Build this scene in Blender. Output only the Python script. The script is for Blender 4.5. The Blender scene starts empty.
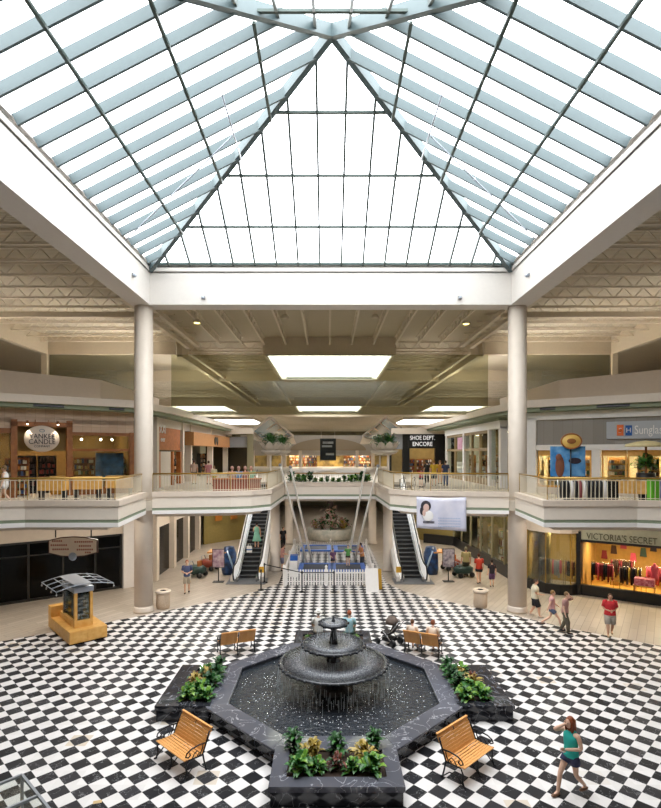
import bpy, math, random
from mathutils import Vector, Matrix
random.seed(7)
SC = bpy.context.scene
COL = SC.collection
pi = math.pi
# ---------------- camera, sky, exposure ----------------
CX, CH, F, PX, PY = -0.12, 7.6, 530.0, 328.0, 453.0
cam = bpy.data.objects.new('camera', bpy.data.cameras.new('camera'))
COL.objects.link(cam)
cam.location = (CX, 0, CH)
cam.rotation_euler = (pi/2, 0, 0)
cam.data.sensor_fit = 'HORIZONTAL'
cam.data.sensor_width = 36
cam.data.lens = 36*F/661
cam.data.shift_x = (330.5-PX)/661
cam.data.shift_y = (PY-404)/661
cam.data.clip_start = .1
cam.data.clip_end = 600
SC.camera = cam
w = bpy.data.worlds.new('sky')
SC.world = w
w.use_nodes = True
bg = w.node_tree.nodes['Background']
bg.inputs[0].default_value = (.96, .98, 1, 1)
bg.inputs[1].default_value = 5.0
SC.view_settings.view_transform = 'Standard'
SC.view_settings.look = 'None'
SC.view_settings.exposure = 0.75
SC.view_settings.gamma = 1
SC.view_settings.use_curve_mapping = False
SC.cycles.max_bounces = 8
SC.cycles.diffuse_bounces = 5
SC.cycles.transparent_max_bounces = 16
SC.cycles.sample_clamp_indirect = 6
SC.cycles.caustics_reflective = False
SC.cycles.caustics_refractive = False
def portal(x, y, z, sx, sy):
    l = bpy.data.lights.new('daylight_portal', 'AREA')
    l.shape = 'RECTANGLE'; l.size = sx; l.size_y = sy
    l.cycles.is_portal = True
    o = bpy.data.objects.new('daylight_portal', l); COL.objects.link(o)
    o.location = (x, y, z)
portal(0, 16.47, 16.3, 17, 17)

# ---------------- helpers ----------------
def c(h, a=1):
    v = [int(h[i:i+2], 16)/255 for i in (0, 2, 4)]
    return tuple([x/12.92 if x <= .04045 else ((x+.055)/1.055)**2.4 for x in v]+[a])
def P(px, py, z=0.):            # point where a height plane lies at a given place of the photo
    Y = F*(CH-z)/(py-PY); return Vector((CX+(px-PX)*Y/F, Y, z))
def Q(px, py, Y):               # point at a given depth
    return Vector((CX+(px-PX)*Y/F, Y, CH-(py-PY)*Y/F))
def nd(nt, t, **k):
    n = nt.nodes.new(t)
    for a, v in k.items():
        if a.startswith('i'):
            n.inputs[int(a[1:])].default_value = v
        else: setattr(n, a, v)
    return n
MATS = {}
def mat(name, col, rough=.55, metal=0., var=.08, scale=6., bump=0., emit=None, es=0., alpha=1., trans=0., ior=1.45, col2=None, stretch=None, spec=.5):
    if name in MATS: return MATS[name]
    m = bpy.data.materials.new(name); m.use_nodes = True
    nt = m.node_tree; b = nt.nodes['Principled BSDF']; L = nt.links.new
    base = c(col)
    c2 = c(col2) if col2 else tuple([x*(1-var) for x in base[:3]]+[1])
    if var > 0 or col2:
        tc = nd(nt, 'ShaderNodeTexCoord')
        mp = nd(nt, 'ShaderNodeMapping')
        if stretch: mp.inputs['Scale'].default_value = stretch
        L(tc.outputs['Object'], mp.inputs[0])
        n = nd(nt, 'ShaderNodeTexNoise'); n.inputs['Scale'].default_value = scale; n.inputs['Detail'].default_value = 4
        L(mp.outputs[0], n.inputs['Vector'])
        r = nd(nt, 'ShaderNodeValToRGB')
        r.color_ramp.elements[0].position = .35; r.color_ramp.elements[0].color = base
        r.color_ramp.elements[1].position = .65; r.color_ramp.elements[1].color = c2
        L(n.outputs['Fac'], r.inputs[0]); L(r.outputs[0], b.inputs['Base Color'])
        if bump:
            bp = nd(nt, 'ShaderNodeBump'); bp.inputs['Strength'].default_value = bump; bp.inputs['Distance'].default_value = .02
            L(n.outputs['Fac'], bp.inputs['Height']); L(bp.outputs[0], b.inputs['Normal'])
    else: b.inputs['Base Color'].default_value = base
    b.inputs['Roughness'].default_value = rough; b.inputs['Metallic'].default_value = metal
    b.inputs['Specular IOR Level'].default_value = spec
    if emit: b.inputs['Emission Color'].default_value = c(emit); b.inputs['Emission Strength'].default_value = es
    if alpha < 1: b.inputs['Alpha'].default_value = alpha
    if trans: b.inputs['Transmission Weight'].default_value = trans; b.inputs['IOR'].default_value = ior
    MATS[name] = m
    return m
def glassmat(name, tint, refl=.06, rough=.05, opac=0.):
    if name in MATS: return MATS[name]
    m = bpy.data.materials.new(name); m.use_nodes = True; nt = m.node_tree; nt.nodes.clear(); L = nt.links.new
    o = nd(nt, 'ShaderNodeOutputMaterial'); t = nd(nt, 'ShaderNodeBsdfTransparent', i0=c(tint))
    g = nd(nt, 'ShaderNodeBsdfGlossy', i0=(.9, .95, .95, 1), i1=rough); mx = nd(nt, 'ShaderNodeMixShader', i0=refl)
    L(t.outputs[0], mx.inputs[1]); L(g.outputs[0], mx.inputs[2])
    out = mx
    if opac:
        d = nd(nt, 'ShaderNodeBsdfDiffuse', i0=(.8, .82, .8, 1)); m2 = nd(nt, 'ShaderNodeMixShader', i0=opac)
        L(mx.outputs[0], m2.inputs[1]); L(d.outputs[0], m2.inputs[2]); out = m2
    L(out.outputs[0], o.inputs[0]); MATS[name] = m; return m

def milk():
    m = bpy.data.materials.new('milky_glazing'); m.use_nodes = True; nt = m.node_tree; nt.nodes.clear(); L = nt.links.new
    o = nd(nt, 'ShaderNodeOutputMaterial'); t = nd(nt, 'ShaderNodeBsdfTranslucent', i0=(.95, .97, .97, 1)); g = nd(nt, 'ShaderNodeBsdfTransparent'); mx = nd(nt, 'ShaderNodeMixShader', i0=.35)
    L(t.outputs[0], mx.inputs[1]); L(g.outputs[0], mx.inputs[2]); L(mx.outputs[0], o.inputs[0]); return m
class MB:
    def __init__(s, M=None): s.v = []; s.f = []; s.mi = []; s.M = M or Matrix(); s.cur = 0; s.sm = []
    def add(s, vs, fs, M=None, smooth=False):
        T = s.M @ M if M is not None else s.M; n = len(s.v)
        s.v += [tuple(T @ Vector(v)) for v in vs]
        s.f += [[n+i for i in f] for f in fs]; s.mi += [s.cur]*len(fs); s.sm += [smooth]*len(fs)
        return s
    def box(s, c0, sz, M=None, taper=None):
        x, y, z = c0; a, b, h = sz[0]/2, sz[1]/2, sz[2]/2
        t = taper or 1
        vs = [(x-a, y-b, z-h), (x+a, y-b, z-h), (x+a, y+b, z-h), (x-a, y+b, z-h), (x-a*t, y-b*t, z+h), (x+a*t, y-b*t, z+h), (x+a*t, y+b*t, z+h), (x-a*t, y+b*t, z+h)]
        return s.add(vs, [[0, 3, 2, 1], [4, 5, 6, 7], [0, 1, 5, 4], [1, 2, 6, 5], [2, 3, 7, 6], [3, 0, 4, 7]], M)
    def bb(s, x0, x1, y0, y1, z0, z1, M=None): return s.box(((x0+x1)/2, (y0+y1)/2, (z0+z1)/2), (x1-x0, y1-y0, z1-z0), M)
    def quad(s, *p): return s.add(p, [list(range(len(p)))])
    def beam(s, p0, p1, w, h, up=(0, 0, 1)):
        p0 = Vector(p0); p1 = Vector(p1); d = (p1-p0); L = d.length; d.normalize(); u = Vector(up)
        r = d.cross(u)
        if r.length < 1e-4: r = d.cross(Vector((1, 0, 0)))
        r.normalize(); u = r.cross(d)
        vs = [tuple(q+r*a*w/2+u*b*h/2) for q in (p0, p1) for a, b in ((-1, -1), (1, -1), (1, 1), (-1, 1))]
        return s.add(vs, [[0, 1, 2, 3], [7, 6, 5, 4], [0, 4, 5, 1], [1, 5, 6, 2], [2, 6, 7, 3], [3, 7, 4, 0]])
    def tube(s, pts, r, n=8, cap=True, closed=False):
        pts = [Vector(p) for p in pts]; rs = r if isinstance(r, (list, tuple)) else [r]*len(pts); vs = []; fs = []
        m = len(pts); a = None
        for i, p in enumerate(pts):
            if closed: d = pts[(i+1) % m]-pts[i-1]
            else: d = pts[min(i+1, m-1)]-pts[max(i-1, 0)]
            d.normalize()
            if a is None:
                a = d.cross(Vector((0, 0, 1)))
                if a.length < .1: a = d.cross(Vector((1, 0, 0)))
            else: a = a-d*a.dot(d)
            a.normalize(); b = d.cross(a)
            vs += [tuple(p+(a*math.cos(2*pi*k/n)+b*math.sin(2*pi*k/n))*rs[i]) for k in range(n)]
        for i in range(m if closed else m-1):
            j = (i+1) % m
            fs += [[i*n+k, i*n+(k+1) % n, j*n+(k+1) % n, j*n+k] for k in range(n)]
        if cap and not closed: fs += [list(range(n))[::-1], [(m-1)*n+k for k in range(n)]]
        return s.add(vs, fs, smooth=n > 5)
    def lathe(s, prof, c0=(0, 0, 0), n=24, M=None, wob=None):
        vs = []; fs = []; m = len(prof)
        for j, (r, z) in enumerate(prof):
            for k in range(n):
                a = 2*pi*k/n; rr = r*(1+(wob*math.cos(a*12) if wob and j in (m//2, m//2-1) else 0))
                vs.append((c0[0]+rr*math.cos(a), c0[1]+rr*math.sin(a), c0[2]+z))
        for j in range(m-1): fs += [[j*n+k, j*n+(k+1) % n, (j+1)*n+(k+1) % n, (j+1)*n+k] for k in range(n)]
        if prof[0][0] > 1e-4: fs.append(list(range(n))[::-1])
        if prof[-1][0] > 1e-4: fs.append([(m-1)*n+k for k in range(n)])
        return s.add(vs, fs, M, smooth=True)
    def ell(s, c0, r, n=12, m=8, M=None):
        prof = [(max(1e-5, math.sin(pi*j/m)), -math.cos(pi*j/m)) for j in range(m+1)]
        vs = []; fs = []
        for q, z in prof:
            for k in range(n): vs.append((c0[0]+r[0]*q*math.cos(2*pi*k/n), c0[1]+r[1]*q*math.sin(2*pi*k/n), c0[2]+r[2]*z))
        for j in range(m): fs += [[j*n+k, j*n+(k+1) % n, (j+1)*n+(k+1) % n, (j+1)*n+k] for k in range(n)]
        return s.add(vs, fs, M, smooth=True)
    def prism(s, poly, z0, z1, M=None):
        n = len(poly)
        vs = [(p[0], p[1], z0) for p in poly]+[(p[0], p[1], z1) for p in poly]
        fs = [list(range(n))[::-1], [n+i for i in range(n)]]+[[i, (i+1) % n, n+(i+1) % n, n+i] for i in range(n)]
        return s.add(vs, fs, M)
    def band(s, pts, off, th, z0, z1):        # wall strip along a polyline, off = distance to its right-hand side
        pts = [Vector((p[0], p[1])) for p in pts]; n = len(pts); ns = []
        for i in range(n):
            d1 = (pts[i]-pts[i-1]).normalized() if i else None
            d2 = (pts[i+1]-pts[i]).normalized() if i < n-1 else None
            n1 = Vector((d1.y, -d1.x)) if d1 else None; n2 = Vector((d2.y, -d2.x)) if d2 else None
            if n1 is None: q = n2
            elif n2 is None: q = n1
            else: q = (n1+n2); q = q/max(.2, q.length_squared/2)
            ns.append(q)
        o = [p+q*off for p, q in zip(pts, ns)]; i_ = [p+q*(off-th) for p, q in zip(pts, ns)]
        for k in range(n-1): s.prism([o[k], o[k+1], i_[k+1], i_[k]], z0, z1)
        return s
    def text(s, body, size, M, th=.01, cur=None, align='CENTER', sx=1.):
        cu = bpy.data.curves.new('t', 'FONT'); cu.body = body; cu.size = size; cu.extrude = th; cu.align_x = align; cu.align_y = 'CENTER'
        cu.resolution_u = 3
        o = bpy.data.objects.new('t', cu); COL.objects.link(o)
        me = bpy.data.meshes.new_from_object(o)
        s.add([(v.co.x*sx, v.co.y, v.co.z) for v in me.vertices], [list(p.vertices) for p in me.polygons], M @ Matrix.Rotation(pi/2, 4, 'X'))
        bpy.data.objects.remove(o); bpy.data.curves.remove(cu); bpy.data.meshes.remove(me)
        return s
    def mesh(s, name, mats):
        me = bpy.data.meshes.new(name); me.from_pydata(s.v, [], s.f)
        for m in mats: me.materials.append(m)
        me.polygons.foreach_set('material_index', s.mi); me.polygons.foreach_set('use_smooth', s.sm)
        me.update(); return me
def R(z=0, loc=(0, 0, 0)): return Matrix.Translation(loc) @ Matrix.Rotation(z, 4, 'Z')
def obj(name, mb, m, parent=None, loc=None, rz=None, bevel=0, **props):
    me = mb if isinstance(mb, bpy.types.Mesh) else mb.mesh(name, m if isinstance(m, (list, tuple)) else [m])
    o = bpy.data.objects.new(name, me); COL.objects.link(o)
    if parent: o.parent = parent
    if loc: o.location = loc
    if rz is not None: o.rotation_euler = (0, 0, rz)
    if bevel:
        b = o.modifiers.new('bevel', 'BEVEL'); b.width = bevel; b.segments = 2; b.limit_method = 'ANGLE'
    for k, v in props.items(): o[k] = v
    return o
def struct(name, mb, m, loc=None, rz=None, parent=None):
    o = obj(name, mb, m, parent, loc, rz)
    if not parent: o['kind'] = 'structure'
    return o
def thing(name, label, cat, loc=(0, 0, 0), rz=0, group=None):
    o = bpy.data.objects.new(name, None); o.empty_display_size = .2; COL.objects.link(o); o.location = loc; o.rotation_euler = (0, 0, rz)
    o['label'] = label; o['category'] = cat
    if group: o['group'] = group
    return o
def tag(o, label, cat, group=None):
    o['label'] = label; o['category'] = cat
    if group: o['group'] = group
    return o
def dup(o, loc=None, rz=None, label=None, parent=None, group=None):
    n = o.copy(); COL.objects.link(n)
    if parent: n.parent = parent
    for ch in list(o.children): dup(ch, parent=n)
    if loc is not None: n.location = loc
    if rz is not None: n.rotation_euler = (0, 0, rz)
    if label: n['label'] = label
    if group: n['group'] = group
    return n

# ---------------- materials ----------------
def tiles():
    m = bpy.data.materials.new('marble_checker'); m.use_nodes = True; nt = m.node_tree; b = nt.nodes['Principled BSDF']; L = nt.links.new
    geo = nd(nt, 'ShaderNodeNewGeometry'); sp = nd(nt, 'ShaderNodeSeparateXYZ'); L(geo.outputs['Position'], sp.inputs[0])
    D = .5336; pp = []; rd = []
    def M_(op, a, b_=None):
        n = nd(nt, 'ShaderNodeMath', operation=op)
        for i, q in enumerate((a, b_)):
            if q is None: continue
            if isinstance(q, (int, float)): n.inputs[i].default_value = q
            else: L(q, n.inputs[i])
        return n.outputs[0]
    for ax, ph in ((0, .46), (1, .26)):
        u = M_('SUBTRACT', M_('DIVIDE', sp.outputs[ax], D), ph)
        r = M_('ROUND', u); pp.append(M_('ABSOLUTE', M_('SUBTRACT', u, r))); rd.append(r)
    ssum = M_('ADD', pp[0], pp[1])
    dark = M_('LESS_THAN', ssum, .5)
    joint = M_('LESS_THAN', M_('ABSOLUTE', M_('SUBTRACT', ssum, .5)), .006)
    cx = nd(nt, 'ShaderNodeCombineXYZ'); L(rd[0], cx.inputs[0]); L(rd[1], cx.inputs[1])
    wn = nd(nt, 'ShaderNodeTexWhiteNoise'); L(cx.outputs[0], wn.inputs[0])
    n1 = nd(nt, 'ShaderNodeTexNoise'); n1.inputs['Scale'].default_value = 2.2; n1.inputs['Detail'].default_value = 6
    add = nd(nt, 'ShaderNodeVectorMath', operation='ADD'); L(geo.outputs['Position'], add.inputs[0]); L(wn.outputs['Color'], add.inputs[1]); 
    L(add.outputs[0], n1.inputs['Vector'])
    vein = M_('MULTIPLY', M_('LESS_THAN', M_('ABSOLUTE', M_('SUBTRACT', n1.outputs['Fac'], .5)), .004), .5)
    dk = nd(nt, 'ShaderNodeMix', data_type='RGBA'); L(vein, dk.inputs[0]); dk.inputs[7].default_value = c('9a9a9c')
    dr = nd(nt, 'ShaderNodeValToRGB'); L(wn.outputs['Value'], dr.inputs[0]); dr.color_ramp.elements[0].color = c('1b1c20'); dr.color_ramp.elements[1].color = c('323134')
    L(dr.outputs[0], dk.inputs[6])
    wr = nd(nt, 'ShaderNodeValToRGB'); L(wn.outputs['Value'], wr.inputs[0]); wr.color_ramp.elements[0].color = c('dedad8'); wr.color_ramp.elements[1].color = c('d3d0ce')
    e = wr.color_ramp.elements.new(.965); e.color = c('d5d1ce'); e = wr.color_ramp.elements.new(.98); e.color = c('cdbfac')
    mx = nd(nt, 'ShaderNodeMix', data_type='RGBA'); L(dark, mx.inputs[0]); L(wr.outputs[0], mx.inputs[6]); L(dk.outputs[2], mx.inputs[7])
    mj = nd(nt, 'ShaderNodeMix', data_type='RGBA'); L(joint, mj.inputs[0]); L(mx.outputs[2], mj.inputs[6]); mj.inputs[7].default_value = c('8a8784')
    L(mj.outputs[2], b.inputs['Base Color']); b.inputs['Roughness'].default_value = .42; b.inputs['Specular IOR Level'].default_value = .12
    return m
def brick(name, a, b_, mortar, w_, h_, rot=0, rough=.4, off=.5, ms=.01, scale=1., axes='XY'):
    if name in MATS: return MATS[name]
    m = bpy.data.materials.new(name); m.use_nodes = True; nt = m.node_tree; b = nt.nodes['Principled BSDF']; L = nt.links.new
    tc = nd(nt, 'ShaderNodeTexCoord'); mp = nd(nt, 'ShaderNodeMapping'); mp.inputs['Rotation'].default_value = (0, 0, rot)
    if axes == 'XZ': mp.inputs['Rotation'].default_value = (-pi/2, 0, 0)
    br = nd(nt, 'ShaderNodeTexBrick'); br.offset = off; br.inputs['Color1'].default_value = c(a); br.inputs['Color2'].default_value = c(b_); br.inputs['Mortar'].default_value = c(mortar)
    br.inputs['Scale'].default_value = scale; br.inputs['Mortar Size'].default_value = ms; br.inputs['Brick Width'].default_value = w_; br.inputs['Row Height'].default_value = h_
    L(tc.outputs['Object'], mp.inputs[0]); L(mp.outputs[0], br.inputs[0]); L(br.outputs[0], b.inputs['Base Color']); b.inputs['Roughness'].default_value = rough
    MATS[name] = m; return m
def marble(name, base, vein, sc=1.6, rough=.18):
    m = bpy.data.materials.new(name); m.use_nodes = True; nt = m.node_tree; b = nt.nodes['Principled BSDF']; L = nt.links.new
    tc = nd(nt, 'ShaderNodeTexCoord'); n1 = nd(nt, 'ShaderNodeTexNoise'); n1.inputs['Scale'].default_value = sc; n1.inputs['Detail'].default_value = 5; n1.inputs['Distortion'].default_value = 1.2
    L(tc.outputs['Object'], n1.inputs[0])
    r = nd(nt, 'ShaderNodeValToRGB'); L(n1.outputs[0], r.inputs[0]); el = r.color_ramp.elements
    el[0].position = .3; el[0].color = c(base); el[1].position = .7; el[1].color = c(base)
    for p_, q in ((.488, base), (.497, vein), (.506, base)):
        e = el.new(p_); e.color = c(q)
    L(r.outputs[0], b.inputs['Base Color']); b.inputs['Roughness'].default_value = rough; MATS[name] = m; return m
def water():
    m = bpy.data.materials.new('pool_water'); m.use_nodes = True; nt = m.node_tree; b = nt.nodes['Principled BSDF']; L = nt.links.new
    tc = nd(nt, 'ShaderNodeTexCoord'); n1 = nd(nt, 'ShaderNodeTexNoise'); n1.inputs['Scale'].default_value = 9; n1.inputs['Detail'].default_value = 5; n1.inputs['Distortion'].default_value = .6
    L(tc.outputs['Object'], n1.inputs[0])
    bp = nd(nt, 'ShaderNodeBump'); bp.inputs['Strength'].default_value = .8; bp.inputs['Distance'].default_value = .06; L(n1.outputs[0], bp.inputs['Height']); L(bp.outputs[0], b.inputs['Normal'])
    v = nd(nt, 'ShaderNodeTexVoronoi'); v.inputs['Scale'].default_value = 7; L(tc.outputs['Object'], v.inputs[0])
    r = nd(nt, 'ShaderNodeValToRGB'); L(v.outputs['Distance'], r.inputs[0]); r.color_ramp.elements[0].position = .09; r.color_ramp.elements[0].color = c('c9ccd0'); r.color_ramp.elements[1].position = .17; r.color_ramp.elements[1].color = c('2a2e34')
    L(r.outputs[0], b.inputs['Base Color']); b.inputs['Roughness'].default_value = .08; MATS['water'] = m; return m
m_tile = tiles(); m_water = water()
m_plank = brick('plank_tile', 'b9ad9f', 'aca091', '94897b', 1.6, .3, rot=-1.0, ms=.012)
m_dmarble = marble('dark_marble', '2b2c31', '8d8e94', 1.3, .05)
m_greymarble = marble('grey_marble', '55565e', 'a5a6ad', 1.2, .1)
m_white = mat('white_paint', 'f2eeea', .6, var=.03)
m_beamw = mat('beam_white', 'd9d3cc', .6, var=.03)
m_panel = mat('balcony_panel', 'e8dccd', .6, var=.03)
m_cream = mat('cream_paint', 'ddd0c0', .6, var=.04)
m_col = mat('column_cream', 'dccfc0', .5, var=.05, scale=2)
m_parapet = mat('parapet_taupe', 'dccfbf', .7, var=.03)
m_cornice = mat('cornice_cream', 'e6dacb', .6, var=.03)
m_lip = mat('balcony_lip', 'd9c9b8', .6, var=.05)
m_green = mat('sage_green', '8a957c', .6, var=.03)
m_tan = mat('ceiling_tan', 'c9b597', .8, var=.06, scale=1.5)
m_steel = mat('joist_tan', 'd8ccb8', .7, var=.05)
m_beam = mat('bulkhead_tan', 'cabda6', .75, var=.04)
m_teal = mat('skylight_teal', '4f5e61', .5, var=.05)
m_mull = mat('mullion_grey', '46504d', .5, var=.05)
m_tealdk = mat('mullion_dark', '3a4a46', .5, var=.05)
m_brass = mat('brass', 'b08d4a', .35, metal=.7, var=.1)
m_balus = mat('baluster_cream', 'd8ccb4', .4, var=.05)
m_black = mat('black_paint', '131315', .4, var=.1)
m_blackglass = mat('black_glass', '070808', .15, var=.0, spec=.15)
m_iron = mat('black_iron', '15161a', .45, metal=.3, var=.1)
m_wood = mat('oak_slat', 'e6ab66', .45, var=.2, scale=8, stretch=(1, 8, 8), col2='d4924c')
m_maple = mat('maple_laminate', 'dfae62', .4, var=.1, scale=5, col2='d39d50')
m_brown = mat('walnut_frame', '9a6234', .5, var=.15, scale=4, col2='845028')
m_orange = mat('orange_wood', 'c2763c', .5, var=.15, scale=4, col2='ae6630')
m_chrome = mat('brushed_metal', 'c9cbcd', .25, metal=.9, var=.05)
m_grey = mat('grey_paint', '8f9296', .5, var=.05)
m_silver = mat('silver_paint', 'a9b0bb', .35, metal=.4, var=.05)
m_glass = glassmat('shop_glass', 'eef2ee', .07)
m_baffle = glassmat('tinted_baffle_glass', 'e0e0d2', .04, .1, .02)
m_leaf = mat('leaf_green', '3f7a34', .4, var=.4, scale=9, col2='27521f')
m_leaf2 = mat('leaf_dark', '2c5a2c', .4, var=.4, scale=9, col2='1b3d1c')
m_croton = mat('leaf_croton', 'a8913c', .4, scale=10, col2='7c6a2c')
m_lime = mat('leaf_lime', '7fa23e', .4, scale=9, col2='5a8a2c')
m_soil = mat('soil', '3a2a1e', .9, var=.3)
# ---------------- floor ----------------
struct('floor', MB().bb(-34, 34, -8, 190, -.3, -.004), m_plank)
chk = [(-15.6, -8), (-15.6, 19.6), (-13.4, 21.3), (-9, 24.6), (-4.8, 28.2), (-3.9, 29.3), (-3.0, 31), (-3.0, 44), (3.3, 44), (3.3, 31), (4.0, 29.3), (4.8, 28.2), (8.3, 25.1), (10.4, 22.9), (13.1, 20.8), (15.6, 19.0), (15.6, -8)]
struct('floor_checker', MB().prism(chk, -.02, 0), m_tile)
# ---------------- outer shell ----------------
m_dim = mat('back_hall_paint', '8c8468', .8, var=.1, scale=.6)
struct('wall_left', MB().bb(-34.3, -34, -8, 190, -.3, 17.5), m_dim)
struct('wall_right', MB().bb(34, 34.3, -8, 190, -.3, 17.5), m_dim)
struct('wall_rear', MB().bb(-34, 34, -8.3, -8, -.3, 17.5), m_cream)
struct('wall_far', MB().bb(-34, 34, 190, 190.3, -.3, 17.5), m_dim)
# ---------------- ceiling deck with daylight wells ----------------
W = 8.53; Y0 = 7.94; Y1 = 25.0; ZE = 16.33
holes = [(-W, W, Y0, Y1), (-4.75, 4.75, 39, 52), (-5.2, 5.2, 81, 93), (-24.5, -16, 81, 93), (16, 24.5, 81, 93), (-28, -16, 113, 136), (16, 28, 113, 136), (-26, -14, 152, 170), (14, 26, 152, 170)]
xs = sorted({-34, 34} | {h[0] for h in holes} | {h[1] for h in holes}); ys = sorted({-8, 190} | {h[2] for h in holes} | {h[3] for h in holes})
def deckmat():
    m = bpy.data.materials.new('roof_deck'); m.use_nodes = True; nt = m.node_tree; b = nt.nodes['Principled BSDF']; L = nt.links.new
    tc = nd(nt, 'ShaderNodeTexCoord'); wv = nd(nt, 'ShaderNodeTexWave'); wv.bands_direction = 'Y'; wv.inputs['Scale'].default_value = 2.2; wv.inputs['Distortion'].default_value = 0
    L(tc.outputs['Object'], wv.inputs[0]); r = nd(nt, 'ShaderNodeValToRGB'); L(wv.outputs[0], r.inputs[0]); r.color_ramp.elements[0].color = c('b3a78f'); r.color_ramp.elements[1].color = c('cdc2ac')
    r.color_ramp.elements[0].position = .2; r.color_ramp.elements[1].position = .5
    L(r.outputs[0], b.inputs['Base Color']); b.inputs['Roughness'].default_value = .8
    bp = nd(nt, 'ShaderNodeBump'); bp.inputs['Distance'].default_value = .04; L(wv.outputs[0], bp.inputs['Height']); L(bp.outputs[0], b.inputs['Normal'])
    return m
m_deck = deckmat()
mb = MB()
for i in range(len(xs)-1):
    for j in range(len(ys)-1):
        xm = (xs[i]+xs[i+1])/2; ym = (ys[j]+ys[j+1])/2
        if any(h[0] < xm < h[1] and h[2] < ym < h[3] for h in holes): continue
        mb.bb(xs[i], xs[i+1], ys[j], ys[j+1], 16.1, 16.4)
struct('ceiling', mb, m_deck)
def ring(mb, x0, x1, y0, y1, z0, z1, t):
    mb.bb(x0-t, x1+t, y0-t, y0, z0, z1); mb.bb(x0-t, x1+t, y1, y1+t, z0, z1); mb.bb(x0-t, x0, y0, y1, z0, z1); mb.bb(x1, x1+t, y0, y1, z0, z1)
for h in holes[1:]:
    mb = MB(); ring(mb, *h, 14.75, 16.6, .12)
    struct('trim_well', mb, m_beam)
    mb = MB(); ring(mb, h[0]+.14, h[1]-.14, h[2]+.14, h[3]-.14, 14.8, 16.5, .13); struct('trim_well_lining', mb, m_white)
m_milk = milk()
m_pane = glassmat('skylight_glazing', 'fbfdfe', .03, .1)
for k, h in enumerate(holes[1:]):
    mb = MB().quad((h[0]+.1, h[2]+.1, 14.95), (h[1]-.1, h[2]+.1, 14.95), (h[1]-.1, h[3]-.1, 14.95), (h[0]+.1, h[3]-.1, 14.95)); o = struct('window_%d' % (k+2), mb, m_milk)
    mb = MB(); n = 6
    for q in range(1, n): y = h[2]+(h[3]-h[2])*q/n; mb.bb(h[0], h[1], y-.04, y+.04, 16.5, 16.62)
    mb.bb(h[0]+.6, h[1]-.6, h[3]-.8, h[3]-.6, 14.8, 14.93)
    struct('glazing_bar', mb, m_tealdk, parent=o)
# white box beam around the skylight
mb = MB()
for sx in (-1, 1):
    a, b = sorted((sx*W, sx*(W+.92))); mb.bb(a, b, Y0-.92, Y1+.92, 14.6, ZE)
mb.bb(-W, W, Y1, Y1+.92, 14.6, ZE); mb.bb(-W, W, Y0-.92, Y0, 14.6, ZE)
ring(mb, -W, W, Y0, Y1, ZE, ZE+.12, .3)
mb.bb(-W-.02, W+.02, Y1-.05, Y1+.02, 16.15, 16.33)
for sx in (-1, 1):
    a, b = sorted((sx*(W-.05), sx*(W+.02))); mb.bb(a, b, Y0, Y1, 16.15, 16.33)
struct('trim_skylight_beam', mb, m_beamw)
# ---------------- skylight ----------------
AP = Vector((0, (Y0+Y1)/2, 20.85)); zb = ZE+.12; yc = AP.y; S = 1.01
sky = struct('window_1', MB().add([(-W-.1, Y0-.1, zb), (W+.1, Y0-.1, zb), (W+.1, Y1+.1, zb), (-W-.1, Y1+.1, zb), (0, yc, AP.z+.05)], [[0, 1, 4], [1, 2, 4], [2, 3, 4], [3, 0, 4]]), m_pane)
rise = AP.z-zb
def zat(d): return zb+rise*(W-d)/W           # height of the glazing at plan distance d from the centre
for sx, sy in ((-1, -1), (1, -1), (-1, 1), (1, 1)):
    struct('hip_beam', MB().beam((sx*W, yc+sy*W, zb-.16), (0, yc, AP.z-.16), .2, .4), m_teal, parent=sky)
offs = [(.5+k)*S for k in range(8)]
for k, o_ in enumerate([-x for x in offs]+offs):
    a = abs(o_)
    for side in range(4):
        # rafter from the eave up to the hip; slender T on end faces, deep fins on the side faces
        mb = MB(); p0 = (o_, -W, zb-.15); p1 = (o_, -a, zat(a)-.15)
        mb.beam((o_, -W+.18, zat(W-.18)-(.19 if side%2 else .12)), (o_, -a, zat(a)-(.19 if side%2 else .12)), .08 if side%2 else .08, .33 if side%2 else .2)
        o = struct('rafter', mb, m_teal if side % 2 else m_mull, parent=sky); o.location = (0, yc, 0); o.rotation_euler = (0, 0, side*pi/2)
for t in (.25, .5, .75):
    for side in range(4):
        d = W*(1-t)
        o = struct('purlin', MB().beam((-d, -d, zat(d)-(.5 if side%2 else .2)), (d, -d, zat(d)-(.5 if side%2 else .2)), .09, .08), m_tealdk, parent=sky); o.location = (0, yc, 0); o.rotation_euler = (0, 0, side*pi/2)
o = struct('sill', MB().bb(-W, W, Y1-.1, Y1, zb, zb+.1).bb(-W, W, Y0, Y0+.1, zb, zb+.1), m_tealdk, parent=sky)
o = struct('side_sill', MB().bb(-W, -W+.1, Y0, Y1, zb, zb+.12).bb(W-.1, W, Y0, Y1, zb, zb+.12), m_white, parent=sky)
for sx in (-1, 1):
    pts = [(sx*(W-.25), 21.4, zb-.25), (sx*3.3, 17.9, 18.35)]
    mb = MB().tube(pts, .025, 6)
    mb.tube([(sx*3.3, 15.9, 18.35), (sx*3.3, 19.9, 18.35)], .03, 6)
    for q in (.3, .62): p = Vector(pts[0]).lerp(Vector(pts[1]), q); mb.ell(p, (.05, .05, .06), 8, 6)
    tag(obj('sprinkler_pipe', mb, m_silver), 'thin white sprinkler pipe running under the %s slope of the pyramid skylight' % ('left' if sx < 0 else 'right'), 'pipe')
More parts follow.
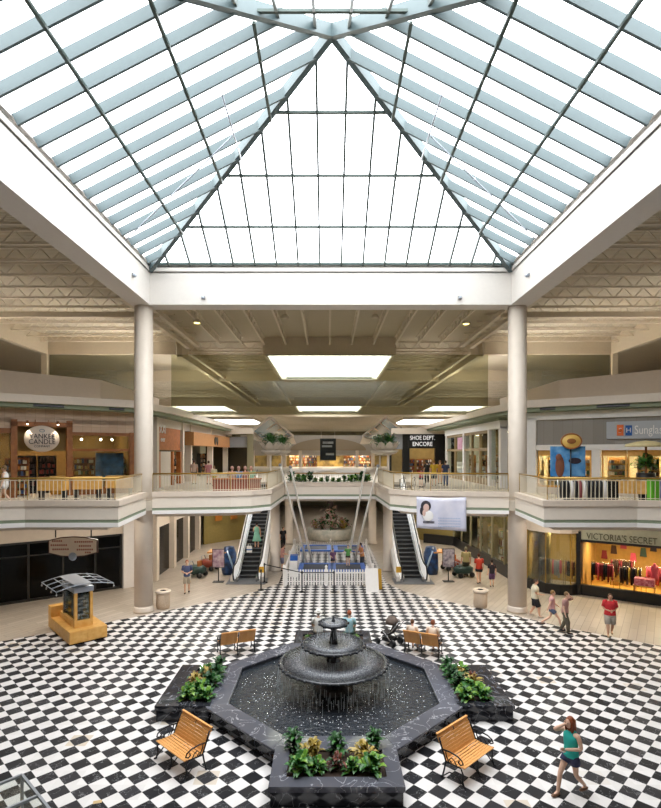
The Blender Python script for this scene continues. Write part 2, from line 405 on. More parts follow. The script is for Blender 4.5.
# beam-mounted devices
for i, (x, y, z, s_) in enumerate(((-W, 22.8, 15.25, 'left beam'), (W, 22.8, 15.25, 'right beam'), (-6.0, Y1, 14.92, 'far beam near its left end'), (6.1, Y1, 14.92, 'far beam near its right end'))):
    t = thing('beam_camera', 'small grey camera dome low on the white %s' % s_, 'camera', (x, y, z), (pi/2, -pi/2, 0, 0)[i])
    obj('bracket', MB().bb(-.09, .09, -.05, 0, -.07, .07), m_grey, t); obj('dome', MB().ell((0, -.1, -.02), (.08, .08, .08), 10, 7), m_silver, t)
# ---------------- columns ----------------
for sx in (-1, 1):
    t = thing('column', 'tall round cream column at the %s far corner of the skylit court' % ('left' if sx < 0 else 'right'), 'column', (sx*8.97, 25.45, 0))
    obj('shaft', MB().lathe([(.43, .3), (.43, 14.6)], n=40), m_col, t)
    obj('base', MB().lathe([(.47, 0), (.47, .1), (.45, .22), (.43, .3)], n=40), m_col, t)
for i, (x, y, r, l) in enumerate(((-3.55, 34.3, .3, 'left front'), (3.75, 34.3, .3, 'right front'), (-3.4, 44.5, .33, 'left rear'), (3.6, 44.5, .33, 'right rear'))):
    tag(obj('column', MB().lathe([(r+.07, 0), (r+.07, .1), (r, .2), (r, 4.76)], n=28), m_col, loc=(x, y, 0)), 'round cream column, %s of the four under the footbridge' % l, 'column')
# ---------------- roof joists ----------------
def joist(L, n, h=.6, ch=.08):
    mb = MB(); mb.bb(0, L, -ch/2-.02, ch/2+.02, -ch, 0); mb.bb(0, L, -ch/2-.02, ch/2+.02, -h, -h+ch)
    d = L/n
    for k in range(n):
        mb.beam((k*d, 0, -h+.04), ((k+.5)*d, 0, -.04), .035, .035); mb.beam(((k+.5)*d, 0, -.04), ((k+1)*d, 0, -h+.04), .035, .035)
    return mb.mesh('joist', [m_steel])
def jst(me, x, y, rz, z=16.1):
    o = obj('roof_joist', me, None, loc=(x, y, z), rz=rz); o['kind'] = 'structure'
jw = joist(11, 11); jc = joist(12.8, 12); jl = joist(56, 40, .9); jn = joist(28, 24, .7)
for k in range(17):
    y = 9.6+k*1.75
    if y > 38: break
    jst(jw, 9.5, y, 0); jst(jw, -20.5, y, 0)
for k in range(-5, 6): jst(jc, k*1.6, 25.95, pi/2)
for x in (-8.2, -6.4, 6.4, 8.2): jst(jn, x, 52.2, pi/2)
for y in (40.5, 43, 45.5, 48, 50.5):
    for sx in (-1, 1): jst(joist(5.6, 5, .8) if sx < 0 and y == 40.5 else (jsh if 'jsh' in globals() else globals().setdefault('jsh', joist(5.6, 5, .8))), -10.6 if sx < 0 else 5, y, 0)
for y in [54.5+2.6*k for k in range(52)]:
    if 79.5 < y < 94: continue
    jst(jl, -28, y, 0)
mb = MB()
for sx in (-1, 1):
    mb.bb(*sorted((sx*10.2, sx*10.45)), 25.9, 38.6, 15.2, 15.45); mb.bb(*sorted((sx*10.2, sx*10.45)), 39.2, 80, 14.9, 15.1)
    mb.bb(*sorted((sx*5.6, sx*5.8)), 53.2, 80, 14.9, 15.1)
    mb.bb(*sorted((sx*9.46, sx*9.7)), 4, 38.6, 15.3, 15.55)
struct('trim_girder', mb, m_steel)
mb = MB()
mb.bb(-20.9, -11.3, 38.65, 39.0, 14.8, 16.1); mb.bb(11.3, 20.9, 38.65, 39.0, 14.8, 16.1)
mb.bb(-20.9, 20.9, 52.2, 52.5, 14.7, 15.7)
mb.bb(-34, 34, 80.3, 80.7, 14.7, 15.6); mb.bb(-34, 34, 93.4, 93.9, 14.0, 15.6)
for sx in (-1, 1):
    mb.bb(*sorted((sx*20.5, sx*20.9)), -8, 38.6, 14.8, 16.1)
    mb.bb(*sorted((sx*10.9, sx*11.3)), 39.1, 80.2, 14.7, 16.1)
    mb.bb(*sorted((sx*20.5, sx*20.9)), 38.4, 38.64, 9.9, 14.8)
    mb.bb(*sorted((sx*9.5, sx*20.5)), 29.2, 29.5, 15.1, 15.4)
struct('trim_bulkhead_beam', mb, m_beam)
# glass smoke baffles
mb = MB().bb(-11.6, 11.6, 38.8, 38.83, 10.4, 14.8)
struct('window_20', mb, m_baffle)
for k, sx in enumerate((-1, 1)):
    mb = MB().bb(*sorted((sx*13.6, sx*20.5)), 38.8, 38.83, 11.5, 14.8); struct('window_%d' % (21+k), mb, m_baffle)
# ---------------- upper deck, fascia ----------------
edgeL = [(-30, 16.4), (-12.8, 20.15), (-11.8, 20.5), (-8.3, 20.5), (-8.72, 24.75)]
edgeN = [(-8.35, 24.85), (-4.8, 25.4), (-3.9, 25.75), (-3.1, 26.7), (-2.9, 33)]
mir = lambda pts: [(-x, y) for x, y in pts][::-1]
full = edgeL+[(-8.72, 25.2)]+edgeN
DZ = 5.35
mb = MB()
mb.prism([(-34, 15.5)]+edgeL+edgeN[:-1]+[(-3.0, 30.5), (-34, 30.5)], 4.9, DZ)
mb.bb(-34, -6.2, 30.5, 41, 4.9, DZ); mb.bb(-3.9, -2.9, 30.5, 33, 4.9, DZ)
mb.prism([(x*-1, y) for x, y in ([(-34, 15.5)]+edgeL+edgeN[:-1]+[(-3.0, 30.5), (-34, 30.5)])][::-1], 4.9, DZ)
mb.bb(6.2, 34, 30.5, 41, 4.9, DZ); mb.bb(2.9, 3.9, 30.5, 33, 4.9, DZ)
mb.bb(-3.9, 3.9, 33, 37, 4.9, DZ); mb.bb(-3.9, -2.6, 37, 41, 4.9, DZ); mb.bb(2.6, 3.9, 37, 41, 4.9, DZ)
mb.bb(-34, 34, 41, 190, 4.9, DZ); mb.bb(-34, 34, -8, -.9, 4.9, DZ)
m_ufl = mat('upper_floor_tile', 'cabfae', .4, var=.05)
struct('floor_upper', mb, m_ufl)
for nm, off, th, z0, z1, m_ in (('trim_balcony_lip', .16, .3, 5.55, 5.78, m_lip), ('trim_balcony_panel', .1, .34, 5.03, 5.56, m_panel), ('trim_balcony_reveal', .08, .24, 4.9, 5.04, m_green), ('trim_balcony_edge', .1, .3, 4.74, 4.91, m_white), ('trim_balcony_soffit', -.5, .2, 4.55, 4.9, m_cream)):
    mb = MB()
    for e in (edgeL, edgeN+[(2.9, 33)]+mir(edgeN)[1:], mir(edgeL)): mb.band(e, off, th, z0, z1)
    struct(nm, mb, m_)
# ---------------- railings ----------------
bal = MB().tube([(0, 0, 0), (0, 0, .76)], .013, 5).mesh('baluster', [m_balus])
post = MB().tube([(0, 0, 0), (0, 0, .82)], .017, 8).mesh('post', [m_brass])
def rail(pts, label, inset=-.12, z=5.78, ztop=.84, sp=.16):
    t = thing('balcony_railing', label, 'railing', (pts[0][0], pts[0][1], z))
    o = Vector((pts[0][0], pts[0][1]))
    loc = [Vector(p)-o for p in pts]
    obj('handrail', MB().tube([(p.x, p.y, ztop) for p in loc], .038, 8), m_brass, t)
    obj('lower_rail', MB().tube([(p.x, p.y, .06) for p in loc], .016, 6), m_balus, t)
    obj('upper_rail', MB().tube([(p.x, p.y, .76) for p in loc], .014, 6), m_balus, t)
    tot = sum((b-a).length for a, b in zip(loc, loc[1:])); sp = max(sp, tot/98)
    d = 0; cnt = 0
    for a, b in zip(loc, loc[1:]):
        L = (b-a).length
        while d < L:
            p = a+(b-a)*(d/L); cnt += 1
            obj('baluster', bal, None, t, loc=(p.x, p.y, 0)); d += sp
        d -= L
    for p in loc: obj('post', post, None, t, loc=(p.x, p.y, 0))
    return t
def insetp(pts, d):
    out = []
    for i, p in enumerate(pts):
        a = Vector(pts[max(i-1, 0)]); b = Vector(pts[min(i+1, len(pts)-1)]); t_ = (b-a).normalized(); out.append((p[0]-t_.y*-1*d*-1, p[1]+t_.x*d))
    return out
def ins(pts, d):
    out = []
    for i, p in enumerate(pts):
        a = Vector(pts[max(i-1, 0)]); b = Vector(pts[min(i+1, len(pts)-1)]); t_ = (b-a).normalized(); out.append((p[0]-t_.y*d, p[1]+t_.x*d))
    return out
eL = ins([(-17, 19.2), (-12.8, 20.15), (-11.8, 20.5), (-8.3, 20.5), (-8.72, 24.75)], .1)
eN = ins(edgeN[:-1]+[(-2.95, 30.5), (-2.9, 33)], .1)
rail(eL, 'brass-topped cream railing on the left wing balcony in front of the oval shop sign')
rail(mir(eL), 'brass-topped cream railing on the right wing balcony over the lingerie shop')
rail(eN, 'cream railing on the left balcony of the far mall, over the left escalator', sp=.13)
rail(mir(eN), 'cream railing on the right balcony of the far mall, over the right escalator', sp=.13)
rail([(-2.75, 36.9), (2.75, 36.9)], 'far railing along the footbridge behind the planted ledge', z=DZ)
mb = MB()
mb.bb(-2.85, 2.85, 33, 34.4, DZ, 5.75)
struct('trim_planter_ledge', mb, m_cream)

# added fill lights, unseen behind the parapets, to brighten the roof deck
for sx in (-1, 1):
    for i, (x, y, rz, e) in enumerate(((15.2, 31.2, -.63, 95), (20, 27.5, -.63, 100), (23.5, 20, 0, 180), (24, 10, 0, 140), (14.5, 38, 1.57, 260), (12.6, 48, 1.57, 260), (12.6, 57, 1.57, 200), (20, 66, 0, 160), (20, 80, 0, 160))):
        t = thing('ceiling_fill_light', 'added unseen fill light for the ceiling on the %s shop roofs, %s from the front' % ('left' if sx < 0 else 'right', ('fifth', 'fourth', 'second', 'first', 'sixth', 'seventh', 'eighth', 'ninth', 'tenth')[i]), 'light', (sx*x, y, 10.32), sx*rz, 'added fill lights on the shop roofs')
        obj('trough', MB().bb(-1.5, 1.5, -.12, .12, 0, .1), m_white, t)
        l = bpy.data.lights.new('lamp', 'AREA'); l.shape = 'RECTANGLE'; l.size = 2.9; l.size_y = .2; l.energy = e; l.color = (1, .96, .9)
        q = bpy.data.objects.new('lamp', l); COL.objects.link(q); q.parent = t; q.location = (0, 0, .13); q.rotation_euler = (pi, 0, 0)
# ---------------- storefront frames of reference ----------------
# local x = towards the picture's right along the wall, local -y = out into the court
FL = R(math.radians(36.1), (-11.6, 30, 0)); FR = R(math.radians(-36.1), (11.6, 30, 0))
NL = R(pi/2, (-11.1, 34, 0)); NR = R(-pi/2, (11.1, 34, 0))
CZ = 10.0
cor = [(-31, 15.9), (-11.6, 30), (-11.1, 34), (-11.1, 60)]
for s_, pts in (('left', cor), ('right', mir(cor))):
    struct('trim_cornice_'+s_, MB().band(pts, 1.1, 1.4, CZ+.1, CZ+.5), m_cornice)
    struct('trim_soffit_'+s_, MB().band(pts, .9, 1.2, CZ-.12, CZ+.1), m_green)
par = [(-33, 19.5), (-17.5, 26.9), (-13.5, 31.2), (-13.5, 42)]
for s_, pts in (('left', par), ('right', mir(par))):
    struct('wall_parapet_'+s_, MB().band(pts, 0, .3, CZ+.3, 11.9), m_parapet)
mb = MB().prism([(-34, 15), (-31, 15.9), (-11.6, 30), (-11.1, 34), (-11.1, 60), (-34, 60)], CZ+.15, CZ+.3)
mb.prism([(34, 60), (11.1, 60), (11.1, 34), (11.6, 30), (31, 15.9), (34, 15)], CZ+.15, CZ+.3)
struct('ceiling_shops', mb, m_parapet)
m_pink = brick('pink_stone', 'cdb39a', 'c3a68c', 'b3977c', .45, .45, off=0, axes='XZ', ms=.008)
m_greystone = brick('grey_stone', '9a948c', '8f8980', '877f76', .5, 2.5, off=0, axes='XZ', ms=.008)
def interior(name, M, x0, x1, z0, z1, depth, m_, lamp=60, col=(1, .85, .6)):
    mb = MB(); y0 = .25
    mb.bb(x0, x1, depth, depth+.1, z0, z1); mb.bb(x0-.1, x0, y0, depth, z0, z1); mb.bb(x1, x1+.1, y0, depth, z0, z1); mb.bb(x0, x1, y0, depth, z1-.1, z1)
    o = struct(name, mb, m_); o.matrix_world = M
    return o
ORD = ('first', 'second', 'third', 'fourth', 'fifth', 'sixth', 'seventh', 'eighth', 'ninth', 'tenth', 'eleventh', 'twelfth', 'thirteenth', 'fourteenth', 'fifteenth', 'sixteenth')
LC = {}
def lamp(M, x, y, z, e, col=(1, .82, .55), sx=1.2, sy=.3):
    # ceiling luminaire: housing with a glowing diffuser and its own area light
    q = M @ Vector((x, y, z)); k_ = ('upper' if z > 5 else 'lower')+(' left' if q.x < -6.5 else ' right' if q.x > 6.5 else ' end')+(' mall' if q.y > 31 else ' court'); LC[k_] = LC.get(k_, 0)+1
    t = thing('shop_ceiling_light', 'flush ceiling light in the %s shops, %s along the row' % (k_, ORD[LC[k_]-1]), 'light', q, M.to_euler().z, 'ceiling lights inside the shops')
    obj('housing', MB().bb(-sx/2, sx/2, -sy/2, sy/2, 0, .05), m_white, t)
    obj('diffuser', MB().bb(-sx/2+.03, sx/2-.03, -sy/2+.03, sy/2-.03, -.02, 0), mat('diffuser_glow', 'ffffff', emit='ffe2b0', es=6, var=0), t)
    l = bpy.data.lights.new('lamp', 'AREA'); l.shape = 'RECTANGLE'; l.size = sx; l.size_y = sy; l.energy = e; l.color = col
    q = bpy.data.objects.new('lamp', l); COL.objects.link(q); q.parent = t; q.location = (0, 0, -.04)
def wpart(name, mb, m, M):
    o = struct(name, mb, m); o.matrix_world = M; return o
# ---- left wing, upper floor: candle shop ----
mb = MB(); mb.bb(-24, .45, -.1, .2, 9.35, CZ); mb.bb(-24, .45, -.1, .2, 9.15, 9.4); mb.bb(-24, -5.5, -.1, .2, 8.85, 9.35); mb.bb(-2.85, .45, -.1, .2, 8.7, 9.35)
wpart('wall_stone_left', mb, m_pink, FL)
mb = MB()
for x in (-5.45, -2.9): mb.bb(x-.14, x+.14, -.22, .1, DZ, 9.3)
mb.bb(-5.59, -2.76, -.22, .1, 8.95, 9.2)
mb.bb(.2, .45, -.18, .1, DZ, 8.75); mb.bb(-2.8, .2, -.14, .1, 8.55, 8.72); mb.bb(-2.8, .2, -.14, .1, 7.7, 7.83); mb.bb(-2.8, .2, -.12, .1, DZ, 5.75)
mb.bb(-9.5, -5.5, -.14, .1, 8.6, 8.85); mb.bb(-9.5, -5.5, -.12, .1, DZ, 5.75)
wpart('trim_candle_shop_frame', mb, m_brown, FL)
wpart('window_30', MB().bb(-2.8, .2, .0, .02, 5.75, 8.55), m_glass, FL); wpart('window_31', MB().bb(-9.5, -5.55, 0, .02, 5.75, 8.6), m_glass, FL)
wpart('wall_transom_left', MB().bb(-5.6, -2.9, .5, .6, 7.7, 9.1), mat('olive_wall', '8a7444', .7), FL)
interior('wall_candle_shop', FL, -9.5, .3, DZ, 9.2, 3.6, mat('shop_ochre', '8a6a38', .8, var=.1))
for x in (-7.2, -4.2, -1.2): lamp(FL, x, 2.0, 9.05, 34)
# ---- left wing, lower floor: closed dark shop ----
mb = MB(); mb.bb(-24, -.2, 0, .1, 0, 3.0)
wpart('wall_dark_shop', mb, m_blackglass, FL)
mb = MB()
for x in (-9.6, -8, -6.4, -4.8, -3.2, -1.6, -.25): mb.bb(x-.05, x+.05, -.08, 0, 0, 3.0)
mb.bb(-24, -.2, -.09, 0, 0, .12); mb.bb(-24, -.2, -.09, 0, 2.95, 3.06); mb.bb(-24, -.2, -.07, 0, 2.3, 2.36)
wpart('trim_dark_shop_mullions', mb, mat('dark_bronze', '262624', .4, var=.1), FL)
wpart('wall_lower_left', MB().bb(-24, .5, -.05, .25, 3.04, 4.95), m_cream, FL)
wpart('trim_pilaster_left', MB().bb(-.15, .5, -.25, .25, 0, 4.9), m_white, FL)
# ---- right wing, upper floor: sunglasses shop ----
mb = MB(); mb.bb(-.45, .12, -.3, .2, DZ, 9.6); mb.bb(-.45, 24, -.3, .2, 9.45, 9.85); mb.bb(.1, 24, -.25, .2, 7.75, 8.05); mb.bb(2.95, 3.35, -.25, .2, DZ, 7.8)
wpart('trim_white_frame_right', mb, m_white, FR)
wpart('wall_grey_stone', MB().bb(.12, 24, -.12, .2, 8.05, 9.45), m_greystone, FR)
wpart('wall_green_reveal', MB().bb(-.45, 24, -.1, .2, 9.8, CZ), m_green, FR)
mb = MB(); mb.bb(.12, 24, 0, .15, DZ, 5.7)
wpart('wall_low_right', mb, m_cream, FR)
mbm = MB()
for x0, x1 in ((.15, 1.5), (1.6, 2.9), (3.4, 4.55), (4.6, 6.2), (6.3, 8.4)):
    mbm.bb(x0, x0+.07, -.03, .08, 5.7, 7.75); mbm.bb(x1-.07, x1, -.03, .08, 5.7, 7.75); mbm.bb(x0, x1, -.03, .08, 7.45, 7.75); mbm.bb(x0, x1, -.03, .08, 5.7, 5.8)
wpart('trim_sunglasses_shop_frame', mbm, m_maple, FR)
wpart('window_32', MB().bb(.12, 9, .03, .05, 5.75, 7.75), m_glass, FR)
interior('wall_sunglasses_shop', FR, .1, 9, DZ, 8.1, 3.2, mat('shop_cream', 'c9b88e', .8, var=.1))
for x in (1.6, 4.2, 6.8): lamp(FR, x, 1.6, 7.95, 70, (1, .93, .75))
# ---- right wing, lower floor ----
wpart('wall_sign_band', MB().bb(2.2, 24, -.15, .1, 2.9, 3.7), mat('sage_sign_band', 'c5c5ac', .6), FR)
wpart('wall_lower_right', MB().bb(-.4, 24, .0, .25, 3.7, 4.95), m_cream, FR)
mb = MB(); mb.bb(2.2, 2.42, -.3, .3, 0, 3.4); mb.bb(2.4, 24, -.2, .1, 2.85, 2.97); mb.bb(2.4, 24, -.2, .05, 0, .55)
wpart('trim_black_frame_right', mb, m_black, FR)
curve = [(-.5, .3), (-.35, -.25), (0, -.6), (.8, -.95), (1.5, -.9), (2.0, -.6), (2.25, -.2)]
mb = MB().band(curve, .0, .04, .55, 3.3)
wpart('window_33', mb, m_glass, FR)
wpart('trim_curved_plinth', MB().band(curve, .06, .15, 0, .55), m_black, FR)
wpart('trim_curved_head', MB().band(curve, .1, .3, 3.3, 4.0), m_cornice, FR)
mb = MB()
for i in (1, 3, 5): mb.bb(curve[i][0]-.025, curve[i][0]+.025, curve[i][1]-.03, curve[i][1]+.03, .55, 3.3)
wpart('trim_curved_mullions', mb, m_brass, FR)
interior('wall_curved_shop', FR, -.4, 2.1, 0, 3.3, 2.6, mat('shop_tan', 'b89a62', .8, var=.1))
lamp(FR, .9, 1.0, 3.12, 45, (1, .85, .55))
interior('wall_lingerie_shop', FR, 2.4, 13, 0, 2.95, 4.2, mat('shop_gold', 'b08a44', .8, var=.15))
wpart('floor_lingerie_shop', MB().bb(2.4, 13, .1, 4.2, 0, .03), mat('gold_wood_floor', 'd0a04a', .5), FR)
for x in (3.6, 6.0, 8.4): lamp(FR, x, 1.8, 2.78, 58, (1, .82, .5), 1.4, .5)
# ---- nave upper shops, left ----
mb = MB()
for x in (-.35, 5.6, 7.9, 15.6, 23): mb.bb(x-.2, x+.2, -.2, .3, DZ, CZ)
mb.bb(0, 26, -.1, .3, 9.3, CZ)
wpart('trim_nave_piers_left', mb, m_cream, NL)
wpart('wall_orange_shop', MB().bb(-.15, 5.2, -.05, .2, 7.8, 9.6), m_orange, NL)
mb = MB()
for x in (.3, 3.3, 5.2): mb.bb(x-.15, x+.15, -.1, .2, DZ, 7.7)
wpart('trim_orange_shop_posts', mb, m_orange, NL)
wpart('wall_pale_panels', MB().bb(.5, 3.0, 0, .1, DZ, 7.7), m_cream, NL)
wpart('trim_game_shop_band', MB().bb(7.0, 23, -.6, .1, 8.2, 9.25), mat('game_shop_wood', 'c98f5a', .5, var=.1), NL)
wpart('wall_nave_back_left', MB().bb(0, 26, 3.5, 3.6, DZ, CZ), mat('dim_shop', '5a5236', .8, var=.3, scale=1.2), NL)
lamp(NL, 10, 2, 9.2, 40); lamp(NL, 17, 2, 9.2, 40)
# ---- nave upper shops, right ----
mb = MB()
for x in (-.2, -2.6, -9.4, -15.8): mb.bb(x-.2, x+.2, -.15, .3, DZ, 9.3)
mb.bb(-16, 0, -.2, .3, 9.2, 9.7)
wpart('trim_nave_piers_right', mb, m_white, NR)
wpart('trim_nave_head_right', MB().bb(-16, 0, -.25, .3, 9.7, CZ), m_green, NR)
mb = MB()
for x in (-5, -7.2, -12.6): mb.bb(x-.08, x+.08, -.1, .1, DZ, 9.2)
mb.bb(-15.6, -2.6, -.1, .1, 7.75, 7.95); mb.bb(-15.6, -2.6, -.1, .1, DZ, 5.8); mb.bb(-15.6, -2.6, -.1, .1, 9.0, 9.2)
wpart('trim_nave_window_frames', mb, mat('tan_frame', 'a08a68', .6), NR)
wpart('window_34', MB().bb(-15.6, -.3, .0, .03, 5.8, 9.2), m_glass, NR)
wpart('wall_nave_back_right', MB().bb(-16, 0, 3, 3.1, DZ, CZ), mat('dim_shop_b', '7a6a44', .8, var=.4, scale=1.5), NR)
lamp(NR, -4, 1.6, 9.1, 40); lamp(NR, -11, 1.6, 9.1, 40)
# ---- shoe shop, frontal black facade ----
o = struct('wall_black_facade', MB().bb(7.75, 8.5, 56, 56.4, DZ, 9.6).bb(11.2, 13.5, 56, 56.4, DZ, 9.6).bb(8.5, 11.2, 56, 56.4, 8.1, 9.6).bb(6.2, 6.6, 56, 56.4, DZ, 9.2), m_black)
struct('wall_shoe_shop', MB().bb(6.6, 13.5, 59.5, 59.7, DZ, 9.6), mat('shoe_shop_wall', '9a8658', .8, var=.3, scale=1))
lamp(Matrix.Translation((10.8, 57.6, 0)), 0, 0, 9.0, 60, sx=3)
struct('wall_grey_facade_left', MB().bb(-11.2, -8.4, 56, 56.4, 8.2, 9.3), m_grey)
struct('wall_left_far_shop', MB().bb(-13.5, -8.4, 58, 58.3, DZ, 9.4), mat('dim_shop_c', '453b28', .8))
struct('wall_pier_left', MB().bb(-8.6, -8.0, 55.6, 56.2, DZ, 9.6), m_dim)
struct('wall_pier_right', MB().bb(6.6, 7.75, 56, 56.2, 8.0, 9.6), m_grey)
struct('ceiling_far_cornice', MB().bb(-13.5, -8, 55.3, 56.4, 9.6, 10.2).bb(6.6, 13.5, 55.3, 56.4, 9.6, 10.2), m_cornice)
# ---- far end ----
mb = MB().bb(-14, 14, 84, 84.4, 7.2, 10.4)
struct('wall_end', mb, mat('end_wall', 'b3aba0', .7, var=.03))
arch = [(6.0*math.cos(a)*1.0, 1.9*math.sin(a)) for a in [pi*k/24 for k in range(25)]]
mb = MB(); n = len(arch); pts = [(x-.1, 83.9, 8.0+z) for x, z in arch]
mb.add(pts+[(x, 84.0, z) for x, y, z in pts], [list(range(n)), [i+n for i in range(n)][::-1]]+[[i, (i+1) % n, n+(i+1) % n, n+i] for i in range(n)])
struct('trim_end_arch', mb, mat('arch_tan', '9c8c76', .7, var=.03))
struct('wall_end_shop', MB().bb(-14, 14, 88, 88.3, DZ, 8), mat('end_shop', '6d5a34', .8, var=.5, scale=.8, col2='b99a50'))
mb = MB()
for x in (-12, -9.5, -7, -4.5, 4.5, 7, 9.5, 12): mb.bb(x-.25, x+.25, 83.6, 84.2, DZ, 8)
struct('trim_end_piers', mb, m_cream)
for x in (-5, 0, 5): lamp(Matrix.Translation((x, 86, 0)), 0, 0, 7.4, 80, sx=2.5)
# sloped lantern windows either side of the far court
for k, sx in enumerate((-1, 1)):
    p = [Q(328+sx*(328-252), 431, 60), Q(328+sx*(328-270), 417, 63), Q(328+sx*(328-293), 436, 76), Q(328+sx*(328-268), 445, 71)]
    o = struct('window_%d' % (40+k), MB().quad(*p), mat('lantern_glass', '6c8a9c', .15, var=.1))
    mb = MB()
    for i in range(4): mb.beam(p[i], p[(i+1) % 4], .24, .24)
    for t in (.25, .5, .75): mb.beam(p[0].lerp(p[3], t), p[1].lerp(p[2], t), .2, .2)
    struct('window_frame', mb, m_cream, parent=o)
    mb = MB().quad(p[0], p[3], Vector((p[3].x, p[3].y, 9.2)), Vector((p[0].x, p[0].y, 9.2)))
    mb.quad(p[3], p[2], Vector((p[2].x, 84, 9)), Vector((p[3].x, p[3].y, 9)))
    struct('wall_lantern_'+('left', 'right')[k], mb, m_parapet)
# ---- lower level nave ----
mb = MB(); 
low = [(-11.4, 30.2), (-10.6, 32), (-10.4, 44), (-6.8, 48), (-6.8, 76), (6.8, 76), (6.8, 48), (10.4, 44), (10.6, 32), (11.4, 30.2)]
m_lowl = mat('lower_wall', '8f8468', .7, var=.15, scale=.5)
wl = MB().band(low[:3], 0, .2, 3.0, 4.9); struct('wall_lower_nave_left', wl, m_cream)
mb = MB()
for y in (31.6, 35.2, 38.6, 42): mb.bb(-10.75, -10.25, y-.25, y+.25, 0, 4.9)
struct('trim_lower_piers', mb, m_cream)
struct('wall_lower_doors', MB().bb(-10.7, -10.6, 30.5, 44, 0, 3.1), m_blackglass)
struct('wall_yellow', MB().band([(-10.4, 44), (-6.8, 48), (-6.8, 60)], 0, .2, 0, 4.9), mat('yellow_wall', '95834a', .7, var=.1))
struct('wall_yellow_right', MB().band([(6.8, 60), (6.8, 48), (10.2, 43.5)], 0, .2, 0, 4.9), MATS['yellow_wall'])
struct('wall_lower_end', MB().bb(-7, 7, 76, 76.3, 0, 4.9).bb(-6.9, -6.7, 60, 76, 0, 4.9).bb(6.7, 6.9, 60, 76, 0, 4.9), m_dim)
rb = [(10.2, 43.5), (10.9, 30.5)]
struct('window_50', MB().band(rb, 0, .04, .6, 4.2), m_glass)
struct('trim_right_plinth', MB().band([(8.0, 45.0)]+rb, .05, .25, 0, .75), m_black)
mb = MB()
for k in range(7): t = k/6; mb.bb(10.2+.7*t-.06, 10.2+.7*t+.06, 43.5-13*t-.06, 43.5-13*t+.06, .7, 4.9)
struct('trim_right_mullions', mb, m_dim)
struct('wall_right_shop_back', MB().bb(12.6, 12.7, 30.5, 45, 0, 4.9), mat('warm_shop', '94804a', .8, var=.4, scale=1.6, col2='5b4d2c'))
for y in (33, 37, 41): lamp(R(0, (11.8, y, 0)), 0, 0, 4.6, 30, sx=.4, sy=1.6)
# fill lights added under the upper deck to brighten the lower level
for x, y, l_ in ((-8, 33, 'left, nearest'), (-8, 38, 'left, middle'), (8, 33, 'right, nearest'), (8, 38, 'right, middle'), (0, 43, 'centre, nearest'), (-3, 52, 'centre left'), (3, 52, 'centre right'), (0, 62, 'centre, farthest'), (-8, 42, 'left, farthest'), (8.2, 42, 'right, farthest'), (-10, 23.4, 'left court corner by the column'), (-13, 22.6, 'left court, over the dark shop'), (-11, 26.4, 'left court, beside the pilaster'), (-15.5, 22, 'left court, at the picture edge'), (10, 23.4, 'right court corner by the column'), (13, 22.6, 'right court, over the lingerie shop'), (11, 26.4, 'right court, over the curved window'), (-6.8, 28.5, 'left of the left escalator'), (6.8, 28.5, 'right of the right escalator')):
    t = thing('deck_fill_light', 'round fill light added under the upper floor, '+l_, 'light', (x, y, 4.88), 0, 'added fill lights under the upper floor')
    obj('rim', MB().lathe([(.16, 0), (.16, -.03), (.12, -.03), (.12, 0)], n=16), m_white, t)
    obj('lens', MB().lathe([(.12, -.012), (.12, -.006)], n=16), mat('diffuser_glow', 'ffffff'), t)
    l = bpy.data.lights.new('lamp', 'AREA'); l.shape = 'DISK'; l.size = .24; l.energy = 42 if 'court' in l_ else 62 if 'centre' in l_ else 75; l.color = (1, .93, .82)
    q = bpy.data.objects.new('lamp', l); COL.objects.link(q); q.parent = t; q.location = (0, 0, -.04)
# ================= fountain =================
OC = (0.05, 16.42)
def octo(ap, corner=2.55/2):
    h = corner*ap/3.05
    return [(OC[0]+x, OC[1]+y) for x, y in ((-h, -ap), (h, -ap), (ap, -h), (ap, h), (h, ap), (-h, ap), (-ap, h), (-ap, -h))]
ZR = .45
ft = thing('fountain', 'black marble octagonal fountain with three stacked bowls in the middle of the checkered court', 'fountain', (OC[0], OC[1], 0))
def loc8(p): return [(x-OC[0], y-OC[1]) for x, y in p]
def ringprism(mb, o, i, z0, z1):
    n = len(o)
    for k in range(n): mb.prism([o[k], o[(k+1) % n], i[(k+1) % n], i[k]], z0, z1)
o8 = loc8(octo(3.62)); i8 = loc8(octo(3.02)); w8 = loc8(octo(3.5))
mb = MB(); ringprism(mb, w8, loc8(octo(3.2)), 0, ZR-.06); obj('basin_wall', mb, m_dmarble, ft)
mb = MB(); ringprism(mb, o8, i8, ZR-.06, ZR); obj('rim', mb, m_greymarble, ft, bevel=.012)
mb = MB(); ringprism(mb, loc8(octo(3.2)), loc8(octo(3.05)), .02, ZR-.06); obj('inner_wall', mb, mat('pool_tile', '3b3f45', .3), ft)
obj('water', MB().prism(loc8(octo(3.06)), .02, .3), m_water, ft)
m_bowlw = mat('bowl_water', '4a4d53', .1, scale=22, col2='8d8f94', bump=.9)
m_bowl = mat('black_stone', '2a2b2f', .22, var=.3, scale=12, col2='3d3f44')
def bowl(R_, z, d, rs):
    n = 64; prof = [(rs, z-d), (R_*.35, z-d*.8), (R_*.75, z-d*.5), (R_*.97, z-.1), (R_*1.03, z-.06), (R_, z), (R_*.97, z-.005), (R_*.95, z-.03), (R_*.5, z-.1), (.05, z-.12)]
    mb = MB().lathe(prof, n=n)
    for k in range(int(R_*26)):                      # beaded lip
        a = 2*pi*k/int(R_*26); mb.ell((R_*1.02*math.cos(a), R_*1.02*math.sin(a), z-.05), (.05, .05, .05), 6, 4)
    return mb
